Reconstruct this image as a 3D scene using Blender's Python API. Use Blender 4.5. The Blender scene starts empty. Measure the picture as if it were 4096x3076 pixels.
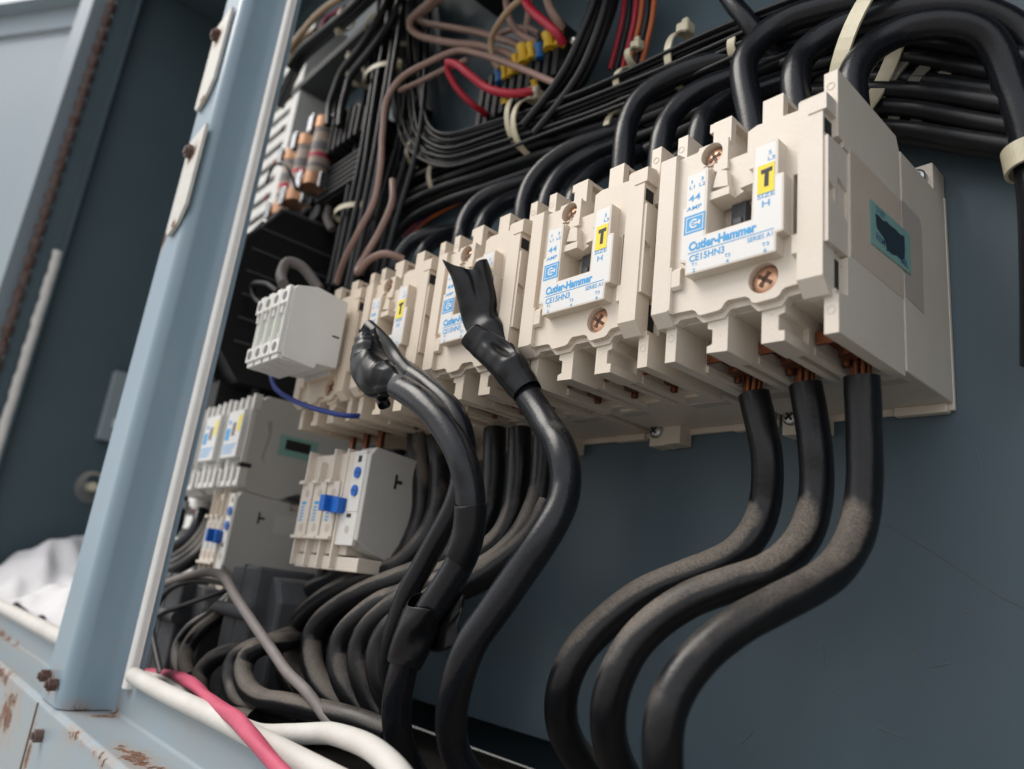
import bpy, bmesh, math, random
from mathutils import Vector, Matrix
from mathutils.geometry import tessellate_polygon
random.seed(7)
sc = bpy.context.scene
COL = sc.collection
S = 0.001                      # all modelling numbers are millimetres

# ------------------------------------------------------------------ camera
F = 2989.2                     # focal length in source pixels (4096 wide)
RX, RY, RZ = 0.277373941, -0.114860202, 0.829170181
def _rot():
    cx, cy, cz = math.cos(RX), math.cos(RY), math.cos(RZ)
    sx, sy, sz = math.sin(RX), math.sin(RY), math.sin(RZ)
    A = Matrix(((cz,-sz,0),(sz,cz,0),(0,0,1)))
    B = Matrix(((cy,0,sy),(0,1,0),(-sy,0,cy)))
    D = Matrix(((1,0,0),(0,cx,-sx),(0,sx,cx)))
    return A @ B @ D
RM = _rot()                    # columns: right, forward, up
CAM = Vector((158.01, -196.31, -101.43))
camd = bpy.data.cameras.new('camera'); cam = bpy.data.objects.new('camera', camd); COL.objects.link(cam)
camd.sensor_width = 36; camd.lens = 36 * F / 4096
camd.clip_start = 0.01; camd.clip_end = 500
right, fwd, up = RM.col[0], RM.col[1], RM.col[2]
cam.matrix_world = Matrix(((right.x, up.x, -fwd.x, CAM.x*S), (right.y, up.y, -fwd.y, CAM.y*S), (right.z, up.z, -fwd.z, CAM.z*S), (0,0,0,1)))
camd.dof.use_dof = True; camd.dof.focus_distance = 0.30; camd.dof.aperture_fstop = 9.0
sc.camera = cam

# ------------------------------------------------------------------ light
w = bpy.data.worlds.new('World'); sc.world = w; w.use_nodes = True
nt = w.node_tree; nt.nodes.clear()
SUN_EL, SUN_AZ = math.radians(50), math.radians(224)      # azimuth measured from +Y clockwise
sky = nt.nodes.new('ShaderNodeTexSky'); sky.sky_type = 'NISHITA'; sky.sun_disc = False
sky.sun_elevation = SUN_EL; sky.sun_rotation = SUN_AZ; sky.dust_density = 3.0; sky.air_density = 1.2; sky.altitude = 100
bg = nt.nodes.new('ShaderNodeBackground'); bg.inputs['Strength'].default_value = 0.12
wo = nt.nodes.new('ShaderNodeOutputWorld')
tcw = nt.nodes.new('ShaderNodeTexCoord'); cn = nt.nodes.new('ShaderNodeTexNoise'); cn.inputs['Scale'].default_value = 2.2; cn.inputs['Detail'].default_value = 6
nt.links.new(tcw.outputs['Generated'], cn.inputs['Vector'])
cr_ = nt.nodes.new('ShaderNodeMapRange'); cr_.inputs[1].default_value = .34; cr_.inputs[2].default_value = .56; cr_.inputs[3].default_value = .25; cr_.inputs[4].default_value = .95; nt.links.new(cn.outputs['Fac'], cr_.inputs[0])
cm = nt.nodes.new('ShaderNodeMix'); cm.data_type = 'RGBA'; nt.links.new(cr_.outputs[0], cm.inputs[0]); nt.links.new(sky.outputs[0], cm.inputs[6]); cm.inputs[7].default_value = (8.7, 8.7, 8.9, 1)   # white cloud cover
nt.links.new(cm.outputs[2], bg.inputs[0]); nt.links.new(bg.outputs[0], wo.inputs[0])
sd = bpy.data.lights.new('sun', 'SUN'); sd.energy = 2.0; sd.angle = math.radians(35); sd.color = (1, .95, .88)
so = bpy.data.objects.new('sun', sd); COL.objects.link(so)
sdir = Vector((math.sin(SUN_AZ)*math.cos(SUN_EL), math.cos(SUN_AZ)*math.cos(SUN_EL), math.sin(SUN_EL)))
so.rotation_euler = sdir.to_track_quat('Z', 'Y').to_euler()
sc.view_settings.view_transform = 'Standard'; sc.view_settings.look = 'None'
sc.view_settings.exposure = 0.30; sc.view_settings.gamma = 1

# ------------------------------------------------------------------ ray helpers: a picture position gets its real depth
def ray(px, py): return RM @ Vector(((px-2048)/F, 1, (1538-py)/F))
def U(px, py, **k):
    d = ray(px, py)
    (a, v), = k.items(); i = 'xyz'.index(a)
    return CAM + d * ((v - CAM[i]) / d[i])
REG = {'S':(0,0,1), 'D':(0,0,1.85172), 1:(2550,350,.63197), 2:(2000,600,.48176), 3:(1650,850,.48154), 4:(1100,1000,.48176),
       5:(2550,1100,.63291), 6:(3150,250,.60196), 7:(1900,1300,.40687), 8:(700,1500,.5418), 9:(1100,1700,.42135), 10:(1550,0,.36166),
       11:(1000,400,.4216), 12:(900,0,.3612), 'P1':(500,1500,.8429), 'P2':(1400,1700,.8285), 'P3':(2100,1500,.9487), 'P4':(2200,0,.8571),
       'T':(1600,300,.49729), 'L':(0,2000,.6477), 'TL':(0,0,.4817)}
def R(r, px, py, **k):
    a, b, s = REG[r]; return U(a+s*px, b+s*py, **k)
def PX(r, lst):                # [(px,py,y), ...] -> points on the planes y
    return [R(r, p[0], p[1], y=p[2]) for p in lst]

# ------------------------------------------------------------------ materials
MATS = {}
def lin(c): return tuple(((v/12.92) if v <= .04045 else ((v+.055)/1.055)**2.4) for v in c)
def mat(name, col, rough=.5, col2=None, scale=60, amount=.5, bump=0.0, bscale=400, metal=0.0, spec=.5, dust=0.0, dustcol=(.30,.27,.235), coat=0, rust=None, speck=0.0, dscale=90, sharp=False, stretch=None, sss=0, DL=1.0, DH=1.6):
    m = bpy.data.materials.new(name); m.use_nodes = True; n = m.node_tree; L = n.links.new
    p = n.nodes['Principled BSDF']
    p.inputs['Roughness'].default_value = rough; p.inputs['Metallic'].default_value = metal
    p.inputs['Specular IOR Level'].default_value = spec
    if coat: p.inputs['Coat Weight'].default_value = coat; p.inputs['Coat Roughness'].default_value = .3
    if sss: p.inputs['Subsurface Weight'].default_value = sss; p.inputs['Subsurface Radius'].default_value = (.004,.003,.002)
    tc = n.nodes.new('ShaderNodeTexCoord'); geo = n.nodes.new('ShaderNodeNewGeometry')
    pos = geo.outputs['Position']
    if stretch:
        mp = n.nodes.new('ShaderNodeMapping'); mp.inputs['Scale'].default_value = stretch; L(pos, mp.inputs['Vector']); spos = mp.outputs[0]
    else: spos = pos
    def noise(sc_, det=5, rg=.6, v=None):
        t = n.nodes.new('ShaderNodeTexNoise'); t.inputs['Scale'].default_value = sc_; t.inputs['Detail'].default_value = det
        t.inputs['Roughness'].default_value = rg; L(v or pos, t.inputs['Vector']); return t.outputs['Fac']
    def ramp(f, a, b):
        r = n.nodes.new('ShaderNodeMapRange'); r.inputs[1].default_value = a; r.inputs[2].default_value = b; L(f, r.inputs[0]); return r.outputs[0]
    def mix(fac, a, b):
        x = n.nodes.new('ShaderNodeMix'); x.data_type = 'RGBA'
        if isinstance(fac, float): x.inputs[0].default_value = fac
        else: L(fac, x.inputs[0])
        for s_, v in ((x.inputs[6], a), (x.inputs[7], b)):
            if isinstance(v, tuple): s_.default_value = (*v, 1)
            else: L(v, s_)
        return x.outputs[2]
    def mul(a, b):
        x = n.nodes.new('ShaderNodeMath'); x.operation = 'MULTIPLY'
        for s_, v in ((x.inputs[0], a), (x.inputs[1], b)):
            if isinstance(v, (int, float)): s_.default_value = v
            else: L(v, s_)
        return x.outputs[0]
    c = tuple(col)
    if col2: c = mix(mul(ramp(noise(scale, v=spos), .35, .68), amount), c, tuple(col2))
    if speck:
        c = mix(mul(ramp(noise(1400, 2), .68, .72), speck), c, (.16,.11,.07))
    rg = None
    if dust:
        sp = n.nodes.new('ShaderNodeSeparateXYZ'); L(geo.outputs['Normal'], sp.inputs[0])
        a = ramp(sp.outputs['Z'], .0 if not sharp else .05, .95 if not sharp else .8)
        ad = n.nodes.new('ShaderNodeMath'); ad.operation = 'MULTIPLY_ADD'; L(noise(dscale, 6, .7), ad.inputs[0]); ad.inputs[1].default_value = .6 if sharp else 1.1; L(a, ad.inputs[2])
        f1 = mul(ramp(ad.outputs[0], DL, DH), dust)
        fine = ramp(noise(1500, 3), .35, .6)
        f = mul(f1, ramp(fine, -0.6, 1.0))
        if sharp: f = mul(f, ramp(noise(17, 3, .6), .36, .56))
        # stray dust specks and scuffs everywhere
        st = mul(ramp(noise(2600, 3, .6), .62, .74), dust*.16)
        mx = n.nodes.new('ShaderNodeMath'); mx.operation = 'MAXIMUM'; L(f, mx.inputs[0]); L(st, mx.inputs[1])
        c = mix(mx.outputs[0], c, tuple(dustcol))
        r = n.nodes.new('ShaderNodeMapRange'); r.inputs[3].default_value = rough; r.inputs[4].default_value = .95; L(mx.outputs[0], r.inputs[0]); rg = r.outputs[0]
    if rust:
        acc = None
        for (P_, rad) in rust:
            vm = n.nodes.new('ShaderNodeVectorMath'); vm.operation = 'SUBTRACT'; L(pos, vm.inputs[0]); vm.inputs[1].default_value = (P_[0]*S, P_[1]*S, P_[2]*S)
            v2 = n.nodes.new('ShaderNodeVectorMath'); v2.operation = 'MULTIPLY'; L(vm.outputs[0], v2.inputs[0])
            rr = rad if isinstance(rad, tuple) else (rad, rad, rad)
            v2.inputs[1].default_value = tuple(1/(q*S) for q in rr)
            ln = n.nodes.new('ShaderNodeVectorMath'); ln.operation = 'LENGTH'; L(v2.outputs[0], ln.inputs[0])
            q = ramp(ln.outputs['Value'], 1.0, .1)
            if acc is None: acc = q
            else:
                m_ = n.nodes.new('ShaderNodeMath'); m_.operation = 'MAXIMUM'; L(acc, m_.inputs[0]); L(q, m_.inputs[1]); acc = m_.outputs[0]
        ad = n.nodes.new('ShaderNodeMath'); ad.operation = 'ADD'; L(acc, ad.inputs[0]); L(ramp(noise(95, 8, .72), .3, .7), ad.inputs[1])
        halo = ramp(ad.outputs[0], .7, 1.45); core = ramp(ad.outputs[0], 1.22, 1.36)
        c = mix(mul(halo, .6), c, (.34,.215,.125)); c = mix(mul(core, mul(ramp(noise(700, 3), .3, .5), 1.0)), c, mix(ramp(noise(260), .4, .6), (.055,.022,.014), (.17,.065,.025)))
        r = n.nodes.new('ShaderNodeMapRange'); r.inputs[3].default_value = rough; r.inputs[4].default_value = .9; L(core, r.inputs[0]); rg = r.outputs[0]
    if isinstance(c, tuple): p.inputs['Base Color'].default_value = (*c, 1)
    else: L(c, p.inputs['Base Color'])
    if rg is not None: L(rg, p.inputs['Roughness'])
    elif rough < .9 and metal < .5:
        r = n.nodes.new('ShaderNodeMapRange'); r.inputs[3].default_value = rough-.07; r.inputs[4].default_value = rough+.1; L(noise(scale*1.7), r.inputs[0]); L(r.outputs[0], p.inputs['Roughness'])
    if bump:
        b = n.nodes.new('ShaderNodeBump'); b.inputs['Strength'].default_value = bump; b.inputs['Distance'].default_value = .0006
        L(noise(bscale, 4), b.inputs['Height']); L(b.outputs[0], p.inputs['Normal'])
    MATS[name] = m; return m
BEIGE  = mat('beige_plastic', (.67,.605,.525), .42, (.59,.52,.435), 35, .45, .12, 900, speck=.5, dust=.25, dustcol=(.42,.37,.31))
GREYPL = mat('grey_plastic', (.50,.49,.465), .5, (.44,.43,.405), 30, .5, .15, 900, speck=.6)
PALEPL = mat('pale_plastic', (.70,.69,.66), .5, (.62,.60,.56), 40, .5, .1, 800)
PAPER  = mat('label_paper', (.70,.695,.685), .38, (.66,.65,.63), 50, .4)
INK    = mat('blue_ink', (.025,.30,.64), .5, (.08,.38,.68), 900, .5)
INK2   = mat('dark_blue_ink', (.015,.06,.22), .5)
YEL    = mat('yellow_sticker', (.86,.70,.045), .6, (.80,.62,.05), 500, .6, .4, 1500)
BLACK  = mat('black_marker', (.012,.012,.012), .6)
DARKV  = mat('dark_cavity', (.012,.012,.013), .7)
CHAR   = mat('charcoal_plastic', (.055,.06,.068), .38, (.10,.105,.115), 300, .5, .15, 900)
BRASS  = mat('zinc_chromate_screw', (.80,.52,.34), .36, (.60,.30,.20), 260, .8, .3, 700, metal=.75)
STEEL  = mat('zinc_screw', (.52,.53,.53), .34, (.35,.35,.34), 300, .6, .3, 700, metal=1)
COPPER = mat('copper', (.27,.10,.05), .42, (.13,.05,.03), 160, .7, .3, 800, metal=.85)
CABLE  = mat('black_cable_rubber', (.007,.008,.011), .27, (.012,.0135,.017), 70, .5, .15, 700, dust=.45, spec=.34, DL=1.3, DH=1.8)
CABLED = mat('dusty_black_cable_rubber', (.006,.0065,.008), .29, (.012,.0125,.014), 60, .5, .22, 600, dust=.78, dustcol=(.205,.175,.145), dscale=75, sharp=True, DL=.45, DH=.66, spec=.32)
TAPE   = mat('black_vinyl_tape', (.005,.0055,.0065), .28, (.009,.010,.012), 90, .5, .05, 220, spec=.32)
WIREB  = mat('thin_black_wire', (.008,.009,.011), .38, (.014,.0145,.017), 90, .5, .1, 600, spec=.34, dust=.3, dustcol=(.20,.185,.17), dscale=150)
TAN    = mat('tan_wire', (.34,.215,.175), .5, (.28,.18,.15), 80, .6)
SAND   = mat('sand_wire', (.42,.30,.19), .5, (.36,.25,.16), 80, .6)
GREYW  = mat('grey_brown_wire', (.20,.175,.165), .6, (.15,.13,.12), 120, .6, .3, 700)
REDW   = mat('red_wire', (.42,.012,.035), .4, (.36,.012,.03), 80, .5)
PINKW  = mat('pink_wire', (.52,.075,.14), .5, (.42,.06,.11), 80, .6, .2, 500)
BLUEW  = mat('blue_wire', (.012,.035,.20), .4)
BLUEP  = mat('blue_plastic', (.008,.13,.52), .4, (.01,.10,.45), 100, .5)
BLUEC  = mat('blue_crimp', (.012,.12,.36), .45)
YELC   = mat('yellow_crimp', (.70,.44,.02), .4, (.62,.38,.02), 150, .6)
YELW   = mat('yellow_wire', (.60,.33,.02), .45)
ORAW   = mat('orange_wire', (.45,.10,.02), .45)
NYLOND = mat('shaded_nylon', (.20,.19,.15), .5, (.13,.125,.10), 200, .6, .2, 600)  # nylon with shade put into its colour, for the ties at top right
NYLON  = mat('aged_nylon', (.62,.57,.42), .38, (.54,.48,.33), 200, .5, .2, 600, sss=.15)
SEALW  = mat('clean_white_seal', (.74,.73,.70), .45, (.64,.62,.58), 60, .6, .2, 300)
WHITER = mat('white_rubber', (.60,.585,.55), .6, (.50,.48,.44), 60, .6, .4, 300, dust=.3, dustcol=(.45,.42,.38))
CLOTH  = mat('white_cloth', (.66,.65,.66), .9, (.58,.57,.58), 60, .5, .5, 800)
DUCTM  = mat('duct_plastic', (.74,.74,.71), .5, (.60,.59,.56), 40, .5)
BLKPL  = mat('black_bakelite', (.009,.009,.010), .5, (.014,.014,.016), 80, .5, .1, 700, spec=.35)
BLKRIB = mat('grey_bakelite_edge', (.085,.088,.095), .45)  # lighter grey than the bakelite body, on rims and ribs
TRAFO  = mat('transformer_cast', (.045,.049,.055), .6, (.07,.073,.078), 80, .6, .6, 350, dust=.5, dustcol=(.13,.125,.12))
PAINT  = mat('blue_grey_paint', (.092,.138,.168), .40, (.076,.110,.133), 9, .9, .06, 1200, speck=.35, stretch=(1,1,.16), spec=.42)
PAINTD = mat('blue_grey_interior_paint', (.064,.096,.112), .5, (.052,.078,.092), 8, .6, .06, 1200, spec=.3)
FLOORM = mat('dusty_floor', (.13,.115,.10), .85, (.09,.08,.07), 40, .8, .5, 500)
TEAL   = mat('teal_label', (.20,.40,.37), .4, (.27,.45,.40), 140, .8, .2, 900)
FUSEP  = mat('fuse_paper', (.42,.33,.26), .6, (.36,.28,.22), 200, .5)
FUSEG  = mat('fuse_band_grey', (.16,.15,.16), .6)
FUSER  = mat('fuse_band_red', (.50,.04,.09), .6)
FUSEO  = mat('fuse_cap_copper', (.46,.25,.14), .4, (.38,.20,.11), 150, .6, metal=.7)
CHROME = mat('chromed_clip', (.8,.8,.8), .15, metal=1)
RUSTM  = mat('rusty_iron', (.085,.036,.024), .8, (.16,.13,.12), 90, .8, .9, 500)
TAPESH = mat('clear_tape_stain', (.60,.52,.45), .25, (.55,.47,.40), 40, .5)
SLOTM  = mat('brown_slot', (.10,.045,.022), .6)
CONC   = mat('concrete_ground', (.30,.29,.27), .9, (.24,.23,.21), 3, .6, .5, 60)

# ------------------------------------------------------------------ mesh helpers (millimetres)
class MB:
    """collects primitives into one mesh"""
    def __init__(s): s.v = []; s.f = []; s.sm = []
    def add(s, vs, fs, smooth=False):
        o = len(s.v); s.v += [tuple(v) for v in vs]; s.f += [tuple(i+o for i in f) for f in fs]; s.sm += [smooth]*len(fs)
    def box(s, x0, x1, y0, y1, z0, z1, j=.04):
        r = lambda: random.uniform(-j, j)
        x0 += r(); x1 += r(); y0 += r(); y1 += r(); z0 += r(); z1 += r()
        s.add([(x0,y0,z0),(x1,y0,z0),(x1,y1,z0),(x0,y1,z0),(x0,y0,z1),(x1,y0,z1),(x1,y1,z1),(x0,y1,z1)],
              [(0,3,2,1),(4,5,6,7),(0,1,5,4),(1,2,6,5),(2,3,7,6),(3,0,4,7)])
        return s
    def prism(s, outline, a, b, axis='y', holes=()):
        """outline in the plane across axis; y: (x,z), x: (y,z), z: (x,y)"""
        loops = [list(outline)] + [list(h) for h in holes]
        flat = [p for l in loops for p in l]
        tris = tessellate_polygon([[Vector((p[0], p[1], 0)) for p in l] for l in loops])
        def P(p, t):
            return (p[0], t, p[1]) if axis == 'y' else ((t, p[0], p[1]) if axis == 'x' else (p[0], p[1], t))
        n = len(flat)
        vs = [P(p, a) for p in flat] + [P(p, b) for p in flat]; fs = []
        for t in tris: fs.append(tuple(t)); fs.append(tuple(i+n for i in reversed(t)))
        o = 0
        for l in loops:
            k = len(l)
            for i in range(k):
                j = (i+1) % k; fs.append((o+i, o+j, n+o+j, n+o+i))
            o += k
        s.add(vs, fs); return s
    def cyl(s, c, r, h, axis='y', n=20, r2=None, smooth=True):
        r2 = r if r2 is None else r2; vs = []
        for t, rr in ((0, r), (h, r2)):
            for i in range(n):
                a = 2*math.pi*i/n; u, w_ = rr*math.cos(a), rr*math.sin(a)
                vs.append((c[0]+u, c[1]+t, c[2]+w_) if axis == 'y' else ((c[0]+t, c[1]+u, c[2]+w_) if axis == 'x' else (c[0]+u, c[1]+w_, c[2]+t)))
        s.add(vs, [(i, (i+1) % n, n+(i+1) % n, n+i) for i in range(n)], smooth)
        s.add(vs[:n], [tuple(range(n))]); s.add(vs[n:], [tuple(range(n))]); return s
    def dome(s, c, r, h, n=20, axis=(0,-1,0)):
        ax = Vector(axis).normalized(); u = ax.orthogonal().normalized(); w_ = ax.cross(u); vs = []; K = 5
        for k in range(K):
            t = k/K*math.pi/2
            for i in range(n):
                a = 2*math.pi*i/n
                vs.append(Vector(c) + (u*math.cos(a)+w_*math.sin(a))*r*math.cos(t) + ax*h*math.sin(t))
        vs.append(Vector(c)+ax*h)
        fs = [(k*n+i, k*n+(i+1) % n, (k+1)*n+(i+1) % n, (k+1)*n+i) for k in range(K-1) for i in range(n)]
        fs += [((K-1)*n+i, (K-1)*n+(i+1) % n, K*n) for i in range(n)]
        s.add(vs, fs, True); return s
    def build(s, name, m, parent=None, bevel=0, seg=2, origin=None):
        me = bpy.data.meshes.new(name)
        o = Vector(origin) if origin is not None else Vector((0,0,0))
        me.from_pydata([tuple((Vector(v)-o)*S) for v in s.v], [], s.f)
        bm = bmesh.new(); bm.from_mesh(me); bmesh.ops.recalc_face_normals(bm, faces=bm.faces); bm.to_mesh(me); bm.free()
        for p, sm in zip(me.polygons, s.sm): p.use_smooth = sm
        me.materials.append(m)
        ob = bpy.data.objects.new(name, me); COL.objects.link(ob); ob.location = o*S
        if parent: ob.parent = parent
        if bevel:
            b = ob.modifiers.new('bevel', 'BEVEL'); b.width = bevel*S; b.segments = seg; b.limit_method = 'ANGLE'; b.angle_limit = math.radians(40)
            b.harden_normals = False
        return ob
def tag(o, label=None, cat=None, group=None, kind=None):
    if label: o['label'] = label
    if cat: o['category'] = cat
    if group: o['group'] = group
    if kind: o['kind'] = kind
    return o
def empty(name, loc=(0,0,0)):
    o = bpy.data.objects.new(name, None); COL.objects.link(o); o.location = Vector(loc)*S; o.empty_display_size = .01; return o
def copy_tree(o, parent=None):
    c = o.copy(); COL.objects.link(c); c.parent = parent
    for ch in [x for x in bpy.data.objects if x.parent == o]: copy_tree(ch, c)
    return c

def spline(pts, step=3.0):
    """centripetal Catmull-Rom through pts"""
    P_ = [Vector(p) for p in pts]
    if len(P_) < 3: 
        n = max(2, int((P_[1]-P_[0]).length/step)); return [P_[0].lerp(P_[1], i/n) for i in range(n+1)]
    P_ = [P_[0]*2-P_[1]] + P_ + [P_[-1]*2-P_[-2]]; out = []
    for i in range(1, len(P_)-2):
        a, b, c, d = P_[i-1:i+3]
        t0 = 0; t1 = t0+max((b-a).length, .01)**.5; t2 = t1+max((c-b).length, .01)**.5; t3 = t2+max((d-c).length, .01)**.5
        n = max(2, int((c-b).length/step))
        for k in range(n):
            t = t1+(t2-t1)*k/n
            A1 = a*((t1-t)/(t1-t0))+b*((t-t0)/(t1-t0)); A2 = b*((t2-t)/(t2-t1))+c*((t-t1)/(t2-t1)); A3 = c*((t3-t)/(t3-t2))+d*((t-t2)/(t3-t2))
            B1 = A1*((t2-t)/(t2-t0))+A2*((t-t0)/(t2-t0)); B2 = A2*((t3-t)/(t3-t1))+A3*((t-t1)/(t3-t1))
            out.append(B1*((t2-t)/(t2-t1))+B2*((t-t1)/(t2-t1)))
    out.append(P_[-2]); return out
def frames(C):
    T = [(C[min(i+1, len(C)-1)]-C[max(i-1, 0)]).normalized() for i in range(len(C))]
    N = [T[0].orthogonal().normalized()]
    for i in range(1, len(C)):
        v = N[-1]-T[i]*N[-1].dot(T[i]); N.append(v.normalized())
    return T, N
def tube_mb(pts, d, n=14, step=3.0, mb=None, rfun=None, smooth_pts=True):
    mb = mb or MB(); C = spline(pts, step) if smooth_pts else [Vector(p) for p in pts]
    T, N = frames(C); vs = []
    for i, c in enumerate(C):
        b = T[i].cross(N[i]); t = i/(len(C)-1)
        for k in range(n):
            a = 2*math.pi*k/n; r = d/2 if rfun is None else d/2*rfun(t, a)
            vs.append(c+(N[i]*math.cos(a)+b*math.sin(a))*r)
    m = len(C)
    mb.add(vs, [(i*n+k, i*n+(k+1) % n, (i+1)*n+(k+1) % n, (i+1)*n+k) for i in range(m-1) for k in range(n)], True)
    mb.add(vs[:n], [tuple(range(n))]); mb.add(vs[-n:], [tuple(range(n))])
    return mb
def cable(name, pts, d, m, label, cat, group=None, n=14, step=3.0, wob=0.0):
    rf = None
    if wob:
        ph = random.uniform(0, 9)
        rf = lambda t, a: 1+wob*math.sin(t*23+ph)*math.sin(2*a+ph)+wob*.6*math.sin(t*51+a*3)
    o = tube_mb(pts, d, n, step, rfun=rf).build(name, m, origin=pts[0])
    return tag(o, label, cat, group)
def text_mb(mb, s, x0, x1, z0, z1, y=-2.7, bold=0.0, thick=.06):
    """letters of s fitted to the box x0..x1, z0..z1 on the plane y, facing -y"""
    cu = bpy.data.curves.new('t', 'FONT'); cu.body = s; cu.size = 1; cu.offset = bold; cu.resolution_u = 3
    ob = bpy.data.objects.new('t', cu); COL.objects.link(ob)
    bpy.context.view_layer.update()
    me = ob.evaluated_get(bpy.context.evaluated_depsgraph_get()).to_mesh()
    vs = [v.co.copy() for v in me.vertices]; fs = [tuple(p.vertices) for p in me.polygons]
    a0 = min(v.x for v in vs); a1 = max(v.x for v in vs); b0 = min(v.y for v in vs); b1 = max(v.y for v in vs)
    mb.add([(x0+(v.x-a0)/(a1-a0)*(x1-x0), y-thick, z0+(v.y-b0)/max(b1-b0, 1e-6)*(z1-z0)) for v in vs], fs)
    bpy.data.objects.remove(ob); bpy.data.curves.remove(cu)

# ================================================================== THE SETTING
g = MB().box(-60000, 60000, -60000, 60000, -1110, -1100).build('ground', CONC); tag(g, kind='structure')

XL, XR, YB, ZB, ZT = -1012, 330, 150, -197, 760
YO = -50                                                  # plane of the cabinet opening
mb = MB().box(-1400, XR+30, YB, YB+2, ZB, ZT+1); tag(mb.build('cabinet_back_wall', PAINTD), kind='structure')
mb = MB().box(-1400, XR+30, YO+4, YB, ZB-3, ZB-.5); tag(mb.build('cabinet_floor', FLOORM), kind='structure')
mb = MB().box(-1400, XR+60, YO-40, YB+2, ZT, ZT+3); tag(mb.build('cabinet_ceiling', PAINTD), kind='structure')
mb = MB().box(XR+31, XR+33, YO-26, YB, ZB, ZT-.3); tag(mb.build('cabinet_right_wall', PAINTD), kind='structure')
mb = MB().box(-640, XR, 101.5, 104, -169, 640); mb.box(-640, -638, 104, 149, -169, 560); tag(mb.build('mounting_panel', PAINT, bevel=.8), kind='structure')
mb = MB().box(-289, XR+31, YO-1, YO+1.5, 330, ZT-.4); mb.box(-289, XR+31, YO+1.6, YO+20, 330.3, 332); mb.box(-560, -289.3, YO-1.1, YO+1.4, 492, ZT-.5); tag(mb.build('cabinet_header_wall', PAINTD), kind='structure')  # added plates above the view, keep sky and sun off the upper interior

def hairline(r, pts, wd, m):
    mb_ = MB(); q = [R(r, *p, y=101.35) for p in pts]
    tube_mb(q, wd, 5, 4, mb_); return mb_
# ================================================================== CONTACTOR
def arc(cx, cz, r, n=28, a0=0, a1=360):
    return [(cx+r*math.cos(math.radians(a0+(a1-a0)*i/n)), cz+r*math.sin(math.radians(a0+(a1-a0)*i/n))) for i in range(n if a1-a0 == 360 else n+1)]
def phillips(name, c, r, parent, m, ang=20, axis=(0,-1,0), washer=False):
    """pan-head screw facing -y with a crossed slot"""
    mb = MB().cyl((c[0], c[1], c[2]), r, 3.5, 'y', 24); mb.dome((c[0], c[1]+.05, c[2]), r, r*.42, 24)
    if washer: mb.cyl((c[0], c[1]+1.5, c[2]), r*1.35, 1, 'y', 24)
    o = mb.build(name, m, parent)
    cr = MB(); a = math.radians(ang); y0 = c[1]-r*.43
    for t in (a, a+math.pi/2):
        u = Vector((math.cos(t), 0, math.sin(t))); v = Vector((-math.sin(t), 0, math.cos(t))); cc = Vector((c[0], y0, c[2]))
        L_, W_ = r*.56, r*.13
        vs = [cc+u*sx*L_+v*sz*W_+Vector((0, dy, 0)) for dy in (-.05, .8) for sx, sz in ((-1,-1),(1,-1),(1,1),(-1,1))]
        cr.add(vs, [(0,1,2,3),(4,5,6,7),(0,1,5,4),(1,2,6,5),(2,3,7,6),(3,0,4,7)])
    cr.build('cross_slot', SLOTM if m is BRASS else BLACK, o)
    return o

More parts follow.
